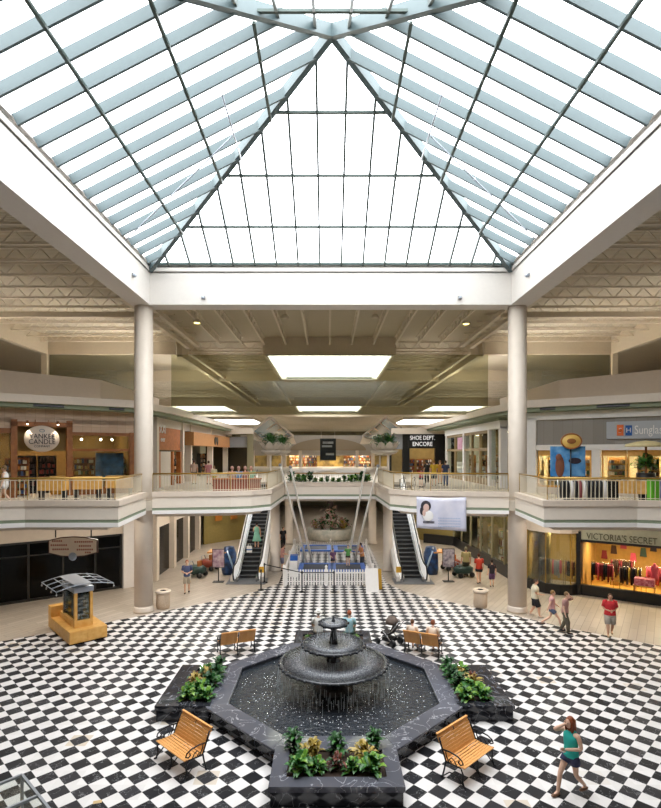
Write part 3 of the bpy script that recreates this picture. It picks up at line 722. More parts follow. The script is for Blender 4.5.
obj('pedestal', MB().lathe([(.62, .2), (.62, .35), (.42, .5), (.36, .75), (.5, .9)], n=24).lathe([(.3, 1.0), (.24, 1.15), (.17, 1.35), (.26, 1.5)], n=20).lathe([(.2, 1.6), (.14, 1.75), (.09, 2.0), (.07, 2.1), (.16, 2.22)], n=16), m_bowl, ft)
for R_, z, d, rs in ((1.64, 1.18, .35, .45), (.95, 1.72, .25, .22), (.44, 2.38, .18, .12)):
    b = obj('bowl', bowl(R_, z, d, rs), m_bowl, ft)
    obj('bowl_water', MB().lathe([(R_*.965, z-.012), (R_*.5, z-.004), (.02, z)], n=32), m_bowlw, b)
obj('finial', MB().lathe([(.05, 2.3), (.06, 2.42), (.03, 2.46), (.045, 2.5), (.01, 2.56)], n=12), m_bowl, ft)
m_drop = mat('water_thread', 'dfe6ea', .15, var=0, alpha=.42)
mb = MB()
for R_, z0, z1, n in ((1.69, 1.1, .3, 210), (.98, 1.66, 1.1, 110), (.46, 2.32, 1.68, 50)):
    for k in range(n):
        a = 2*pi*(k+random.random()*.6)/n; r = R_+random.uniform(0, .03); out = .05
        t0 = random.uniform(0, .5); t1 = min(1, t0+random.uniform(.25, .6))
        f = lambda t: (r*math.cos(a)+out*t*math.cos(a), r*math.sin(a)+out*t*math.sin(a), z0+(z1-z0)*t)
        mb.tube([f(t0), f(t1)], .004, 4)
o = obj('falling_water', mb, m_drop, ft); o['kind'] = 'stuff'
mb = MB()
for k in range(420):
    a = random.random()*2*pi; r = random.choice((1.78, 1.95, 2.1, .6, 1.2))*random.uniform(.92, 1.08); z = .31 if r > 1.66 else 1.19
    if r < 1.0: z = 1.72
    z += random.uniform(0, .06); q = .012 if r > 1.6 else .008
    mb.ell((r*math.cos(a), r*math.sin(a), z), (q, q, q*.7), 5, 3)
o = obj('splash_drops', mb, mat('foam', 'eef2f4', .3, var=0), ft); o['kind'] = 'stuff'
# ---- planters around the basin ----
def leafplant(mb_, r=.32, h=.42, n=26, wide=.055, L=(.22, .36), up=.5, seed=0):
    rr = random.Random(seed)
    for k in range(n):
        a = rr.random()*2*pi; el = rr.uniform(.15, 1.25); l = rr.uniform(*L); b = Vector((rr.uniform(-.1, .1), rr.uniform(-.1, .1), rr.uniform(.05, h)*.7))
        d = Vector((math.cos(a)*math.cos(el), math.sin(a)*math.cos(el), math.sin(el))); sd = d.cross(Vector((0, 0, 1))).normalized()*wide*rr.uniform(.8, 1.3)
        p = [b, b+d*l*.35, b+d*l*.72+Vector((0, 0, -.03)), b+d*l+Vector((0, 0, -l*.35))]
        u = Vector((0, 0, .012)); mb_.cur = rr.choice((0, 0, 1))
        mb_.add([p[0], p[1]-sd+u, p[1], p[1]+sd+u, p[2]-sd*.8+u, p[2], p[2]+sd*.8+u, p[3]], [[0, 2, 1], [0, 3, 2], [1, 2, 5, 4], [2, 3, 6, 5], [4, 5, 7], [5, 6, 7]])
    return mb_
def mkplant(seed, mats, **k):
    return leafplant(MB(), seed=seed, **k).mesh('foliage', mats)
PL = {'green': [mkplant(s, [m_leaf, m_lime], n=60, h=.35) for s in (1, 2)], 'dark': [mkplant(s, [m_leaf2, m_leaf], n=64, h=.6, L=(.2, .34)) for s in (3, 4)],
      'yellow': [mkplant(s, [m_croton, mat('leaf_yellow', 'b59c50', .4, scale=9)], n=60, wide=.04) for s in (5, 6)], 'red': [mkplant(s, [mat('leaf_red', '6e3a2a', .4, scale=9), m_leaf2], n=50, wide=.035) for s in (7,)]}
stem = MB().tube([(0, 0, -.02), (.01, 0, .3)], .018, 6).mesh('stem', [m_soil])
DESC = {'green': 'bright green broad-leaved plant', 'dark': 'tall dark green leafy plant', 'yellow': 'yellow and green croton plant', 'red': 'low reddish-brown leafy plant'}
def plant(kind, x, y, z, label, s=1., group=None):
    t = thing('planter_plant', label, 'plant', (x, y, z), random.random()*6, group)
    f = obj('foliage', random.choice(PL[kind]), None, t); f.scale = (s, s, s)
    obj('stem', stem, None, t)
def planter(x0, x1, y0, y1, cl, cr, cf, cb, m_, label):       # coping widths left, right, front, back; part of the fountain masonry
    t = obj('planter', MB().bb(x0, x1, y0, y1, 0, ZR-.12), m_dmarble, ft, label=label); t.location = (-OC[0], -OC[1], 0)
    a0, a1, b0, b1 = x0-.04, x1+.04, y0-.04, y1+.04; mb = MB()
    if cf: mb.bb(a0, a1, b0, b0+cf, ZR-.12, ZR+.003)
    if cb: mb.bb(a0, a1, b1-cb, b1, ZR-.12, ZR+.003)
    if cl: mb.bb(a0, a0+cl, b0+cf, b1-cb, ZR-.12, ZR+.003)
    if cr: mb.bb(a1-cr, a1, b0+cf, b1-cb, ZR-.12, ZR+.003)
    obj('coping', mb, m_, t)
    obj('soil', MB().bb(a0+cl, a1-cr, b0+cf, b1-cb, ZR-.12, ZR-.07), m_soil, t)
planter(-1.36, 1.5, 11.38, 12.95, .36, .36, .36, 0, m_greymarble, 'grey marble planter on the near side of the basin')
planter(-4.98, -3.5, 15.0, 17.85, .6, 0, .3, .3, m_dmarble, 'dark marble planter on the left side of the basin')
planter(3.6, 5.12, 15.0, 17.85, 0, .6, .3, .3, m_dmarble, 'dark marble planter on the right side of the basin')
planter(-1.36, 1.5, 19.95, 21.3, .3, .3, 0, .45, m_dmarble, 'dark marble planter on the far side of the basin')
zs = ZR-.09
for k, x, y, s in (('dark', -.95, 12.9, .95), ('dark', 1.0, 12.95, .95), ('dark', .1, 12.75, .9), ('green', -.75, 11.95, 1.15), ('green', .85, 11.9, 1.15), ('yellow', -.5, 12.5, 1.1), ('yellow', .75, 12.45, 1.1), ('red', .1, 12.1, .9), ('green', -.35, 12.0, .8), ('green', .45, 12.0, .8)):
    plant(k, x, y, zs, DESC[k]+' in the front fountain planter, '+('left end' if x < -.6 else 'left of centre' if x < -.2 else 'centre' if x < .2 else 'right of centre' if x < .6 else 'right end')+(', front row' if y < 12.2 else ', back row'), s*1.0, 'plants in the front planter')
for sx, nm in ((-1, 'left'), (1, 'right')):
    for i, (k, dx, dy, s) in enumerate((('green', .3, -1.0, 1.1), ('green', -.3, -.95, 1.1), ('green', .05, -.5, 1.1), ('yellow', -.25, -.1, 1.05), ('dark', .3, -.2, 1), ('red', -.35, .2, .9), ('yellow', .1, .45, 1), ('dark', .35, .4, 1.), ('green', -.1, .8, 1.), ('dark', .3, 1.05, .95), ('green', -.35, -.5, .9))):
        plant(k, (4.12 if sx > 0 else -3.98)+dx*-sx*.9, 16.42+dy, zs, DESC[k]+' in the %s fountain planter, %s' % (nm, ('near end by the pool', 'near end, outer side', 'second from the front', 'middle, outer side', 'middle by the pool', 'outer side past the middle', 'behind the middle', 'by the pool behind the middle', 'toward the back', 'far end', 'outer side near the front')[i]), s*.98, 'plants in the %s planter' % nm)
for i, (k, x) in enumerate((('green', -.85), ('green', -.4), ('dark', .07), ('dark', .5), ('green', .95))):
    plant(k, x, 20.4, zs, DESC[k]+' in the far planter behind the bowls, %s from the left' % ORD[i], .6, 'plants in the far planter')

# ================= benches =================
def bench(label, loc, rz, twin=False):
    t = thing('park_bench', label, 'bench', loc, rz)       # local +y = towards the back, seat faces -y
    L = 1.3
    for x in (-L/2, 0, L/2):
        mb = MB(); r = .02
        mb.tube([(x, .3, 0), (x, .24, .22), (x, .2, .42)]+([(x, .3, .66), (x, .39, .9)] if x else [(x, .27, .46), (x, .36, .66), (x, .45, .9)]), r, 6)
        mb.tube([(x, -.3, 0), (x, -.24, .15), (x, -.26, .3), (x, -.2, .42), (x, .2, .4)], r, 6)
        mb.tube([(x, -.3, .02), (x, -.1, .2), (x, .1, .2), (x, .3, .02)], .015, 6)
        mb.ell((x, -.31, .02), (.035, .05, .02), 8, 5); mb.ell((x, .31, .02), (.035, .05, .02), 8, 5)
        obj('leg_frame', mb, m_iron, t)
    for x in (-L/2-.01, L/2+.01):
        mb = MB(); mb.tube([(x, .28, .66), (x, .1, .68), (x, -.12, .66), (x, -.24, .6), (x, -.27, .53), (x, -.2, .49), (x, -.14, .53), (x, -.17, .58)], .017, 6)
        mb.tube([(x, -.1, .42), (x, -.04, .52), (x, .04, .56), (x, .1, .5), (x, .04, .44)], .013, 6); mb.tube([(x, .1, .42), (x, .18, .55), (x, .2, .66)], .013, 6)
        obj('armrest', mb, m_iron, t)
    for k in range(7):
        y = -.27+k*.078; z = .44-.02*math.sin(k/6*pi)
        obj('seat_slat', MB().bb(-L/2, L/2, -.032, .032, -.012, .012), m_wood, t, loc=(0, y, z), bevel=.006)
    for k in range(7):
        y = .235+k*.027+.0012*k*k; z = .49+k*.064
        for a, b in (((-L/2, -.03), (.03, L/2)) if twin else ((-L/2, L/2),)):
            o = obj('back_slat', MB().bb(a, b, -.011, .011, -.034, .034), m_wood, t, loc=(0, y, z), bevel=.005); o.rotation_euler = (-.38, 0, 0)
    obj('top_rail', MB().bb(-L/2, L/2, -.03, .03, -.02, .02), m_wood, t, loc=(0, .46, .94), bevel=.008)
    return t
bench('slatted wooden bench with black iron arms, front left of the fountain', (-3.72, 12.95, 0), math.atan2(-.93, .99))
bench('slatted wooden bench with black iron arms, front right of the fountain', (3.24, 12.66, 0), math.atan2(.93, .99))
bench('empty slatted wooden bench seen from behind, back left of the fountain', (-3.62, 20.2, 0), pi+math.atan2(.5, 1.2), True)
bench('slatted wooden bench seen from behind with two people on it, back right of the fountain', (3.48, 20.05, 0), pi+math.atan2(-.55, 1.15), True)

# ================= bins, stanchions, poster stands =================
for sx, p, l in ((-1, P(163, 608), 'left'), (1, P(480.5, 607), 'right')):
    t = thing('trash_can', 'round speckled stone waste bin with open top beside the %s column' % l, 'trash can', p)
    obj('body', MB().lathe([(.3, 0), (.3, .05), (.33, .1), (.33, .72), (.31, .75)], n=28), mat('stone_bin', 'cdb8a0', .7, scale=40, col2='b39c84'), t)
    obj('lid', MB().lathe([(.37, .75), (.38, .84), (.33, .88), (.15, .86), (.13, .8)], n=28), mat('bin_lid', 'd9c8b4', .6), t)
    obj('opening', MB().lathe([(.13, .865), (.02, .865)], n=20), m_black, t)
sta = []
for i, (px, py, l) in enumerate(((261, 590, 'near the left escalator, front one'), (264.5, 582.5, 'near the left escalator, rear one'), (302, 592, 'in front of the picket fence, left one'), (334, 592, 'in front of the picket fence, right one'))):
    p = P(px, py); t = thing('stanchion', 'black crowd-control post %s' % l, 'stanchion', p); sta.append(p)
    obj('pole', MB().tube([(0, 0, .03), (0, 0, 1.02)], .035, 10), m_black, t); obj('base', MB().lathe([(.19, 0), (.19, .02), (.05, .05)], n=20), m_black, t)
    obj('head', MB().lathe([(.045, 1.0), (.05, 1.03), (.05, 1.12), (.03, 1.14)], n=12), m_black, t)
for a, b, l in ((sta[1], sta[2], 'between the escalator post and the fence posts'), (sta[2], sta[3], 'between the two posts before the picket fence')):
    tag(obj('belt', MB().beam(a+Vector((0, 0, 1.06)), b+Vector((0, 0, 1.06)), .012, .05), m_black), 'black retractable belt stretched %s' % l, 'belt')
m_post1 = mat('poster_pink', 'c9b6bc', .5, scale=5, col2='8f6f86'); m_post2 = mat('poster_grey', 'b9b4bd', .5, scale=6, col2='6d6577')
for p, m_, l in ((P(218.5, 582), m_post1, 'left'), (P(448.5, 581.5), m_post2, 'right')):
    t = thing('poster_stand', 'floor poster stand on a black pole beside the %s escalator' % l, 'sign stand', p)
    obj('base', MB().bb(-.32, .32, -.2, .2, 0, .04), m_black, t, bevel=.01); obj('pole', MB().tube([(0, .02, .04), (0, .02, 1.9)], .03, 8), m_black, t)
    obj('frame', MB().bb(-.36, .36, -.03, .01, .85, 1.95), m_black, t); obj('poster', MB().bb(-.33, .33, -.04, -.028, .88, 1.92).bb(-.2, .2, -.045, -.03, 1.3, 1.6), m_, t)
# A-frame sign
t = thing('folding_sign', 'white and yellow folding board sign at the right front corner of the picket fence', 'sign', P(372.5, 591), .15)
obj('front_panel', MB().add([(-.42, -.28, 0), (.3, -.28, 0), (.3, 0, 1.25), (-.42, 0, 1.25), (-.42, -.25, 0), (.3, -.25, 0), (.3, .03, 1.25), (-.42, .03, 1.25)], [[0, 1, 2, 3], [7, 6, 5, 4], [0, 4, 5, 1], [1, 5, 6, 2], [3, 2, 6, 7], [0, 3, 7, 4]]), m_white, t)
obj('back_panel', MB().add([(-.1, .3, 0), (.62, .3, 0), (.5, .02, 1.2), (-.3, .02, 1.2), (-.1, .33, 0), (.62, .33, 0), (.5, .05, 1.2), (-.3, .05, 1.2)], [[0, 1, 2, 3], [7, 6, 5, 4], [0, 4, 5, 1], [1, 5, 6, 2], [3, 2, 6, 7], [0, 3, 7, 4]]), mat('sign_yellow', 'd9a93a', .5), t)
# ================= kiosk =================
KF = P(69.5, 646.8)
t = thing('vending_kiosk', 'maple vending cart with glass tower and arched silver canopy on the left of the court', 'kiosk', KF, math.radians(42))
obj('cabinet', MB().bb(0, 1.45, 0, 3.0, .06, .55), m_maple, t, bevel=.015); obj('kick_plinth', MB().bb(.08, 1.37, .08, 2.92, 0, .06), m_black, t)
obj('door', MB().bb(.04, .66, -.015, 0, .1, .52), m_maple, t); obj('door', MB().bb(.69, 1.41, -.015, 0, .1, .52), m_maple, t)
obj('raised_back', MB().bb(0, 1.45, 2.6, 3.0, .55, 1.0), m_maple, t); obj('tower_base', MB().bb(.3, 1.02, .4, 2.4, .55, .82), m_maple, t, bevel=.01)
for x in (.36, .96):
    for y in (.46, 1.95): obj('corner_post', MB().bb(x-.055, x+.055, y-.055, y+.055, .82, 1.95), m_maple if y < 1 else m_chrome, t)
obj('glass_case', MB().bb(.4, .92, .5, 1.9, .82, 1.95), glassmat('case_glass', '9aa59a', .12), t)
obj('display_shelves', MB().bb(.44, .88, .9, 1.85, 1.15, 1.18).bb(.44, .88, .9, 1.85, 1.5, 1.53).bb(.44, .88, 1.2, 1.26, .85, 1.9), mat('blue_grey', '4a5f70', .5, scale=6, col2='1f2a33'), t)
for x, y, h, m_ in ((.55, .7, .2, m_cream), (.75, .75, .16, m_wood), (.65, .6, .1, m_white)): obj('bottle', MB().lathe([(.04, .82), (.045, .82+h*.6), (.015, .82+h*.75), (.015, .82+h)], (x, y, 0), n=10), m_, t)
obj('fascia', MB().bb(.27, 1.05, .38, 2.05, 1.95, 2.17), m_silver, t, bevel=.02)
mb = MB()
arc = [(-.45+2.2*q/10, 2.12+.24*math.sin(pi*(.1+.8*q/10))) for q in range(11)]
for y in (.1, .8, 1.5, 2.2): mb.tube([(x, y, z) for x, z in arc], .02, 6)
for x, z in arc[::2]: mb.tube([(x, .1, z), (x, 2.2, z)], .015, 6)
obj('canopy_frame', mb, m_silver, t)
mb = MB()
for q in range(3, 6): mb.quad((arc[q][0], .12, arc[q][1]+.02), (arc[q+1][0], .12, arc[q+1][1]+.02), (arc[q+1][0], 2.18, arc[q+1][1]+.02), (arc[q][0], 2.18, arc[q][1]+.02))
obj('canopy_panel', mb, m_silver, t)
for x, y in ((-.45, .1), (-.45, .8), (-.45, 1.5), (-.45, 2.2), (1.75, .1), (1.75, .8)): obj('spotlight', MB().tube([(x, y, 2.18), (x, y, 2.12)], .01, 5).ell((x, y, 2.08), (.035, .035, .05), 8, 6), m_chrome, t)
# ================= hanging direction sign =================
m_dir = mat('sign_cream', 'ecd6bd', .5, var=.04); HS = Q(73.5, 546.5, 21.9)
t = thing('hanging_sign', 'cream directory sign with brown border hanging under the left balcony above the dark shop', 'sign', HS, .05)
bo = [(x*.95, y*.93) for x, y in [(-1.0, -.25), (-1.0, .27), (-.5, .38), (0, .41), (.5, .38), (1.0, .27), (1.0, -.25), (.5, -.38), (0, -.42), (-.5, -.38)]]
RX = Matrix.Rotation(pi/2, 4, 'X')
obj('border', MB().prism([(x*1.04, y*1.1) for x, y in bo], -.05, .05, RX), mat('sign_brown', '5e3a2a', .5), t)
obj('panel', MB().prism(bo, .04, .06, RX), m_dir, t)
obj('emblem', MB().ell((0, -.08, -.4), (.17, .05, .17), 14, 8), m_silver, t)
mb = MB()
for x, z, tx in ((-.52, .22, 'restrooms'), (-.48, .06, 'guest services'), (-.45, -.1, 'food court'), (.5, .2, 'department store'), (.48, .02, 'elevator'), (.45, -.14, 'parking'), (.5, -.28, 'exit')):
    pass
for i, (x, z, n) in enumerate(((-.62, .24, 5), (-.55, .07, 8), (-.48, -.1, 8), (.45, .2, 9), (.5, .03, 6), (.5, -.12, 8), (.62, -.24, 3))):   # lettering too small to read: short strokes
    for q in range(n): mb.bb(x+(q-n/2)*.085, x+(q-n/2)*.085+.055, -.068, -.06, z-.035, z+.035)
obj('lettering', mb, mat('sign_red', 'a8573e', .5, var=0), t)
for x in (-.72, .72): obj('hanger', MB().tube([(x, 0, .38), (x, 0, 4.9-HS.z)], .025, 6), m_black, t)
# ================= oval sign of the candle shop =================
def onwall(M, x, y, z): return M @ Vector((x, y, z))
t = thing('oval_shop_sign', 'oval cream shop sign reading YANKEE CANDLE COMPANY over the brown portal', 'sign', onwall(FL, -4.22, -.25, 8.33), math.radians(36.1))
obj('disc', MB().lathe([(.8, -.06), (.82, 0), (.78, .05), (0.001, .05)], n=40, M=Matrix.Diagonal((1, 1, .83, 1)) @ RX), mat('sign_oval', 'd9c8b8', .5, var=.03), t)
T = lambda x, z, y=-.07: Matrix.Translation((x, y, z))
m_ink = mat('sign_ink', '2c2530', .5, var=0)
obj('lettering', MB().text('YANKEE', .36, T(0, .12), sx=.88).text('CANDLE', .36, T(0, -.16), sx=.88).text('COMPANY', .15, T(0, -.39)), m_ink, t)
obj('wreath', MB().tube([(.12*math.cos(a), -.07, .42+.07*math.sin(a)) for a in [2*pi*k/12 for k in range(12)]], .02, 5, closed=True), m_grey, t)
obj('bracket', MB().tube([(-.3, .02, .5), (-.3, .02, .98)], .02, 6).tube([(.3, .02, .5), (.3, .02, .98)], .02, 6), m_brown, t)
# lingerie shop sign letters
tag(obj('shop_sign_letters', MB().text("VICTORIA'S SECRET", .47, T(0, 0, -.01), sx=.78, th=.02), mat('sign_dark', '5d5c48', .5, var=0), loc=onwall(FR, 4.3, -.16, 3.17), rz=math.radians(-36.1)), "dark serif letters reading VICTORIA'S SECRET on the sage sign band at lower right", 'sign')
# sunglasses sign
t = thing('shop_sign', 'pale grey panel reading Sunglass Hut with orange and blue logo squares, upper right', 'sign', onwall(FR, 6.0, -.14, 8.75), math.radians(-36.1))
obj('panel', MB().bb(-2.35, 2.35, -.12, 0, -.43, .47), mat('panel_grey', 'b5b9bf', .5, var=.02), t, bevel=.02)
obj('orange_logo', MB().prism([(-1.86, -.26), (-1.56, -.26), (-1.56, .3), (-1.86, .3)], .12, .15, RX).lathe([(.09, 0), (.09, .02), (0.001, .02)], (0, 0, 0), 16, T(-1.71, 0, -.16) @ RX), mat('logo_orange', 'ee7433', .5, var=0), t)
obj('blue_logo', MB().prism([(-1.48, -.26), (-1.18, -.26), (-1.18, .26), (-1.48, .26)], .12, .15, RX), mat('logo_blue', '1f5aa8', .5, var=0), t)
obj('logo_letter', MB().text('S', .34, T(-1.71, 0, -.165)), m_white, t); obj('logo_letter', MB().text('H', .34, T(-1.33, 0, -.165)), m_white, t)
obj('lettering', MB().text('Sunglass Hut', .62, T(-1.08, 0, -.13), align='LEFT', sx=.68), m_white, t)
# shoe shop sign
t = thing('shoe_shop_sign', 'white letters reading SHOE DEPT. ENCORE on the black facade of the far right mall', 'sign', (9.85, 55.97, 8.85))
obj('backing', MB().bb(-1.5, 1.5, -.03, .03, -.75, .75), m_black, t)
mW = mat('lit_letters', 'f5f5f5', emit='ffffff', es=.35, var=0)
obj('lettering', MB().text('SHOE DEPT.', .62, T(0, .33, -.05), sx=.8, th=.03), mW, t); obj('lettering', MB().text('ENCORE', .62, T(0, -.32, -.05), sx=.88), mW, t)
# orange shop sign
tag(obj('shop_letters', MB().text('XXI', .8, T(0, .35, -.05)).text('ever', .5, T(0, -.3, -.05)), m_white, loc=onwall(NL, .9, -.06, 8.8), rz=pi/2), 'pale letters on the orange fascia just right of the left column', 'sign')
t = thing('game_shop_logo', 'dark controller-shaped emblem on the light wood band of the far left shops', 'sign', onwall(NL, 15.2, -.62, 8.75), pi/2)
obj('emblem', MB().ell((-.5, 0, -.05), (.35, .04, .4), 12, 8).ell((.5, 0, -.05), (.35, .04, .4), 12, 8).bb(-.5, .5, -.04, .03, -.1, .3), m_black, t)
# pink poster in right nave window, fascia lettering strokes
tag(obj('window_poster', MB().bb(-.75, .75, -.02, .02, -.5, .5), mat('poster_magenta', 'dcb3c4', .5, scale=3, col2='c98aa8', var=.1), loc=onwall(NR, -10.6, -.12, 8.4), rz=-pi/2), 'pink and white poster high in the right mall shop window', 'poster')
# fabric banner
t = thing('fabric_banner', 'white advertising banner with a dark-haired figure hung on the right balcony fascia', 'banner', (5.25, 25.14, 0), -.154)
z0 = 4.03; z1 = 5.52; mb = MB(); N = 16; bp = []
for j in range(9):
    for i in range(N+1): u = i/N; v = j/8; bp.append((-1.15+2.3*u, -.02+.03*math.sin(u*9+v*2)-.02*v, z1-(z1-z0)*v-.12*u*v-.05*math.sin(pi*u)*(1-v)))
mb.add(bp, [[j*(N+1)+i, j*(N+1)+i+1, (j+1)*(N+1)+i+1, (j+1)*(N+1)+i] for j in range(8) for i in range(N)], smooth=True)
o = obj('cloth', mb, mat('banner_white', 'dedbe6', .7, col2='c6c6d8', scale=1.2), t); so = o.modifiers.new('s', 'SOLIDIFY'); so.thickness = .01
M2 = lambda x, z, y=-.075: Matrix.Translation((x, y, z))
obj('portrait_hair', MB().ell((-.72, -.07, 5.08), (.24, .02, .26), 14, 8).ell((-.9, -.07, 4.85), (.1, .02, .2), 10, 6), mat('hair_print', '2f2b33', .7, var=0), t)
obj('portrait_skin', MB().ell((-.7, -.09, 5.0), (.14, .015, .19), 12, 8).ell((-.8, -.09, 4.75), (.08, .015, .16), 12, 8), mat('skin_print', 'd3b1a4', .7, var=0), t)
obj('portrait_shirt', MB().ell((-.62, -.085, 4.62), (.26, .012, .26), 12, 8), m_white, t)
mb = MB()
for x, z, n, s in ((-.85, 4.32, 9, .06),): 
    for q in range(n): mb.bb(x+q*s, x+q*s+s*.7, -.09, -.08, z-.05, z+.05)
obj('lettering', mb, m_ink, t)
mb = MB()
for r in range(4):
    for q in range(14): mb.bb(-.15+q*.075, -.15+q*.075+.05, -.09, -.083, 4.5-r*.13, 4.54-r*.13)
obj('small_print', mb, mat('print_blue', '9fb0cc', .6, var=0), t)
# hanging black banner in the far court
t = thing('hanging_banner', 'dark rectangular banner with white lettering hung in the far court', 'banner', Q(328, 449.5, 70))
obj('cloth', MB().bb(-1.05, 1.05, -.03, .03, -1.45, 1.45), mat('banner_dark', '2b3236', .6, var=.05), t)
obj('lettering', MB().bb(-.7, .7, -.05, -.03, .75, 1.05).bb(-.8, .55, -.05, -.03, .3, .55).bb(-.3, .8, -.05, -.03, -.75, -.45), mat('print_grey', 'b5bcc0', .6, var=0), t)
obj('cord', MB().tube([(-.9, 0, 1.45), (-.9, 0, 7.2)], .03, 5).tube([(.9, 0, 1.45), (.9, 0, 7.2)], .03, 5), m_steel, t)

# ================= escalators =================
def escalator(sx, label):
    t = thing('escalator', label, 'escalator', (sx*4.9, 31.0, 0)); s = .577; n = 25
    x0 = .52
    mb = MB()
    for k in range(n): y = 1.1+k*.36; mb.bb(-x0, x0, y, y+.38, max(0, k*.208-.1), k*.208+.208)
    obj('steps', mb, mat('step_grey', '2b2c2e', .4, metal=.3, var=.1), t)
    obj('landing_plate', MB().bb(-1.15, 1.15, -.35, 1.1, 0, .03), mat('landing_metal', '8b8e93', .35, metal=.6, var=.1), t)
    mb = MB()
    for k in range(n): y = 1.1+k*.36; mb.bb(-x0, x0, y-.012, y, k*.208+.18, k*.208+.215)
    obj('step_edges', mb, m_grey, t)
    for q in (-1, 1):
        xa = q*.72; ylast = 1.1+9.1; 
        poly = [(-.15, .15), (.6, .15), (1.3, .25), (ylast, 5.3), (ylast, 6.2), (1.5, 1.1), (.8, .95), (-.05, .95), (-.25, .6)]
        MY = Matrix(((0, 0, 1, 0), (1, 0, 0, 0), (0, 1, 0, 0), (0, 0, 0, 1)))
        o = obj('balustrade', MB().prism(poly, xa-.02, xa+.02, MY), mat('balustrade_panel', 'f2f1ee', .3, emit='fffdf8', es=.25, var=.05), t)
        obj('handrail', MB().tube([(xa, .3, .12), (xa, -.15, .2), (xa, -.32, .6), (xa, -.1, .98), (xa, .8, 1.02), (xa, 1.5, 1.18), (xa, ylast, 6.28)], .045, 8), m_black, t)
        obj('skirt', MB().prism([(.2, 0), (1.1, 0), (ylast, 5.0), (ylast, 5.55), (1.3, .45), (.2, .3)], xa-q*.14-.06, xa-q*.14+.06, MY), m_chrome, t)
        obj('deck_cladding', MB().prism([(.2, 0), (1.6, 0), (ylast, 4.7), (ylast, 5.5), (1.3, .42), (.2, .3)], xa+q*.04, xa+q*.26, MY), mat('esc_white', 'ece8e2', .25, var=.03), t)
    return t
escalator(-1, 'left escalator rising from the court to the upper floor')
escalator(1, 'right escalator rising from the court to the upper floor')
tag(obj('caution_sticker', MB().box((0, 0, 0), (.3, .02, .35)), mat('sign_yellow', 'd9a93a'), loc=(-4.0, 30.9, .8)), 'yellow caution plate at the foot of the left escalator', 'sign')
tag(obj('caution_sticker', MB().box((0, 0, 0), (.3, .02, .35)), mat('sign_yellow', 'd9a93a'), loc=(4.0, 30.9, .8)), 'yellow caution plate at the foot of the right escalator', 'sign')
# ride carts beside the escalators
m_blue = mat('ride_blue', '27508a', .35, var=.3, scale=3, col2='15243f'); m_bluel = mat('ride_light', '9db9d6', .3)
for sx, l in ((-1, 'left'), (1, 'right')):
    t = thing('photo_booth', 'curved blue display unit standing against the %s escalator' % l, 'display', (sx*6.35, 33.4, 0))
    obj('shell', MB().lathe([(.42, 0), (.48, .3), (.45, 1.3), (.3, 1.7), (.001, 1.75)], n=20), m_blue, t); obj('stripe', MB().tube([(-sx*.35, -.33, .3), (-sx*.15, -.46, 1.0), (sx*.05, -.36, 1.5)], .06, 6), m_bluel, t)
    obj('awning', MB().bb(-1.3 if sx < 0 else .1, -.1 if sx < 0 else 1.3, -.4, .6, 1.35, 1.43), m_wood, t)
    for k in range(2):
        t = thing('ride_cart', 'small %s coin-operated ride car beside the %s escalator' % (('dark green', 'red and orange')[k], l), 'ride', (sx*(8.2-.3*k), 32.6+1.9*k, 0), .3*sx)
        cm = (mat('cart_green', '27413d', .4, var=.2), mat('cart_red', '8a3b2a', .4, var=.2))[k]
        obj('body', MB().lathe([(.3, .18), (.5, .3), (.52, .55), (.36, .68), (.3, .66)], n=18, M=Matrix.Diagonal((1.25, .8, 1, 1))), cm, t)
        for wx in (-.4, .4):
            for wy in (-.36, .36): obj('wheel', MB().tube([(wx, wy-.05, .16), (wx, wy+.05, .16)], .16, 12), m_black, t)
        obj('seat', MB().bb(-.2, .25, -.2, .2, .5, .62).bb(.15, .25, -.2, .2, .6, 1.0), m_orange, t)
        obj('windscreen', MB().tube([(-.3, -.25, .6), (-.42, -.2, .9), (-.42, .2, .9), (-.3, .25, .6)], .025, 6), m_silver, t)
# ================= bungee trampoline enclosure =================
pick = MB().bb(-.045, .045, -.012, .012, .05, .9).add([(-.045, -.012, .9), (.045, -.012, .9), (.045, .012, .9), (-.045, .012, .9), (0, 0, .97)], [[0, 1, 4], [1, 2, 4], [2, 3, 4], [3, 0, 4]]).mesh('picket', [m_white])
def fence(a, b, label, n):
    a = Vector(a); b = Vector(b); L = (b-a).length; t = thing('picket_fence', label, 'fence', (a.x, a.y, 0), math.atan2(b.y-a.y, b.x-a.x))
    for z in (.25, .75): obj('rail', MB().bb(0, L, .012, .045, z-.04, z+.04), m_white, t)
    for k in range(n): obj('picket', pick, None, t, loc=(L*(k+.5)/n, 0, 0))
    for x in (0, L/2, L): obj('fence_post', MB().bb(x-.06, x+.06, -.06, .06, 0, 1.1).add([(x-.08, -.08, 1.1), (x+.08, -.08, 1.1), (x+.08, .08, 1.1), (x-.08, .08, 1.1), (x, 0, 1.22)], [[0, 1, 4], [1, 2, 4], [2, 3, 4], [3, 0, 4], [3, 2, 1, 0]]), m_white, t)
fence((-2.55, 30.3), (2.1, 30.3), 'white picket fence, front side of the trampoline enclosure', 30)
fence((-2.62, 39.6), (2.75, 39.6), 'white picket fence, far side of the trampoline enclosure', 34)
fence((-2.65, 39.5), (-2.65, 30.4), 'white picket fence, left side of the trampoline enclosure', 56)
fence((2.5, 30.9), (2.75, 39.5), 'white picket fence, right side of the trampoline enclosure', 54)
m_pad = mat('pad_blue', '2d63b8', .4, var=.15); m_mat = mat('mat_dark', '2b303c', .6)
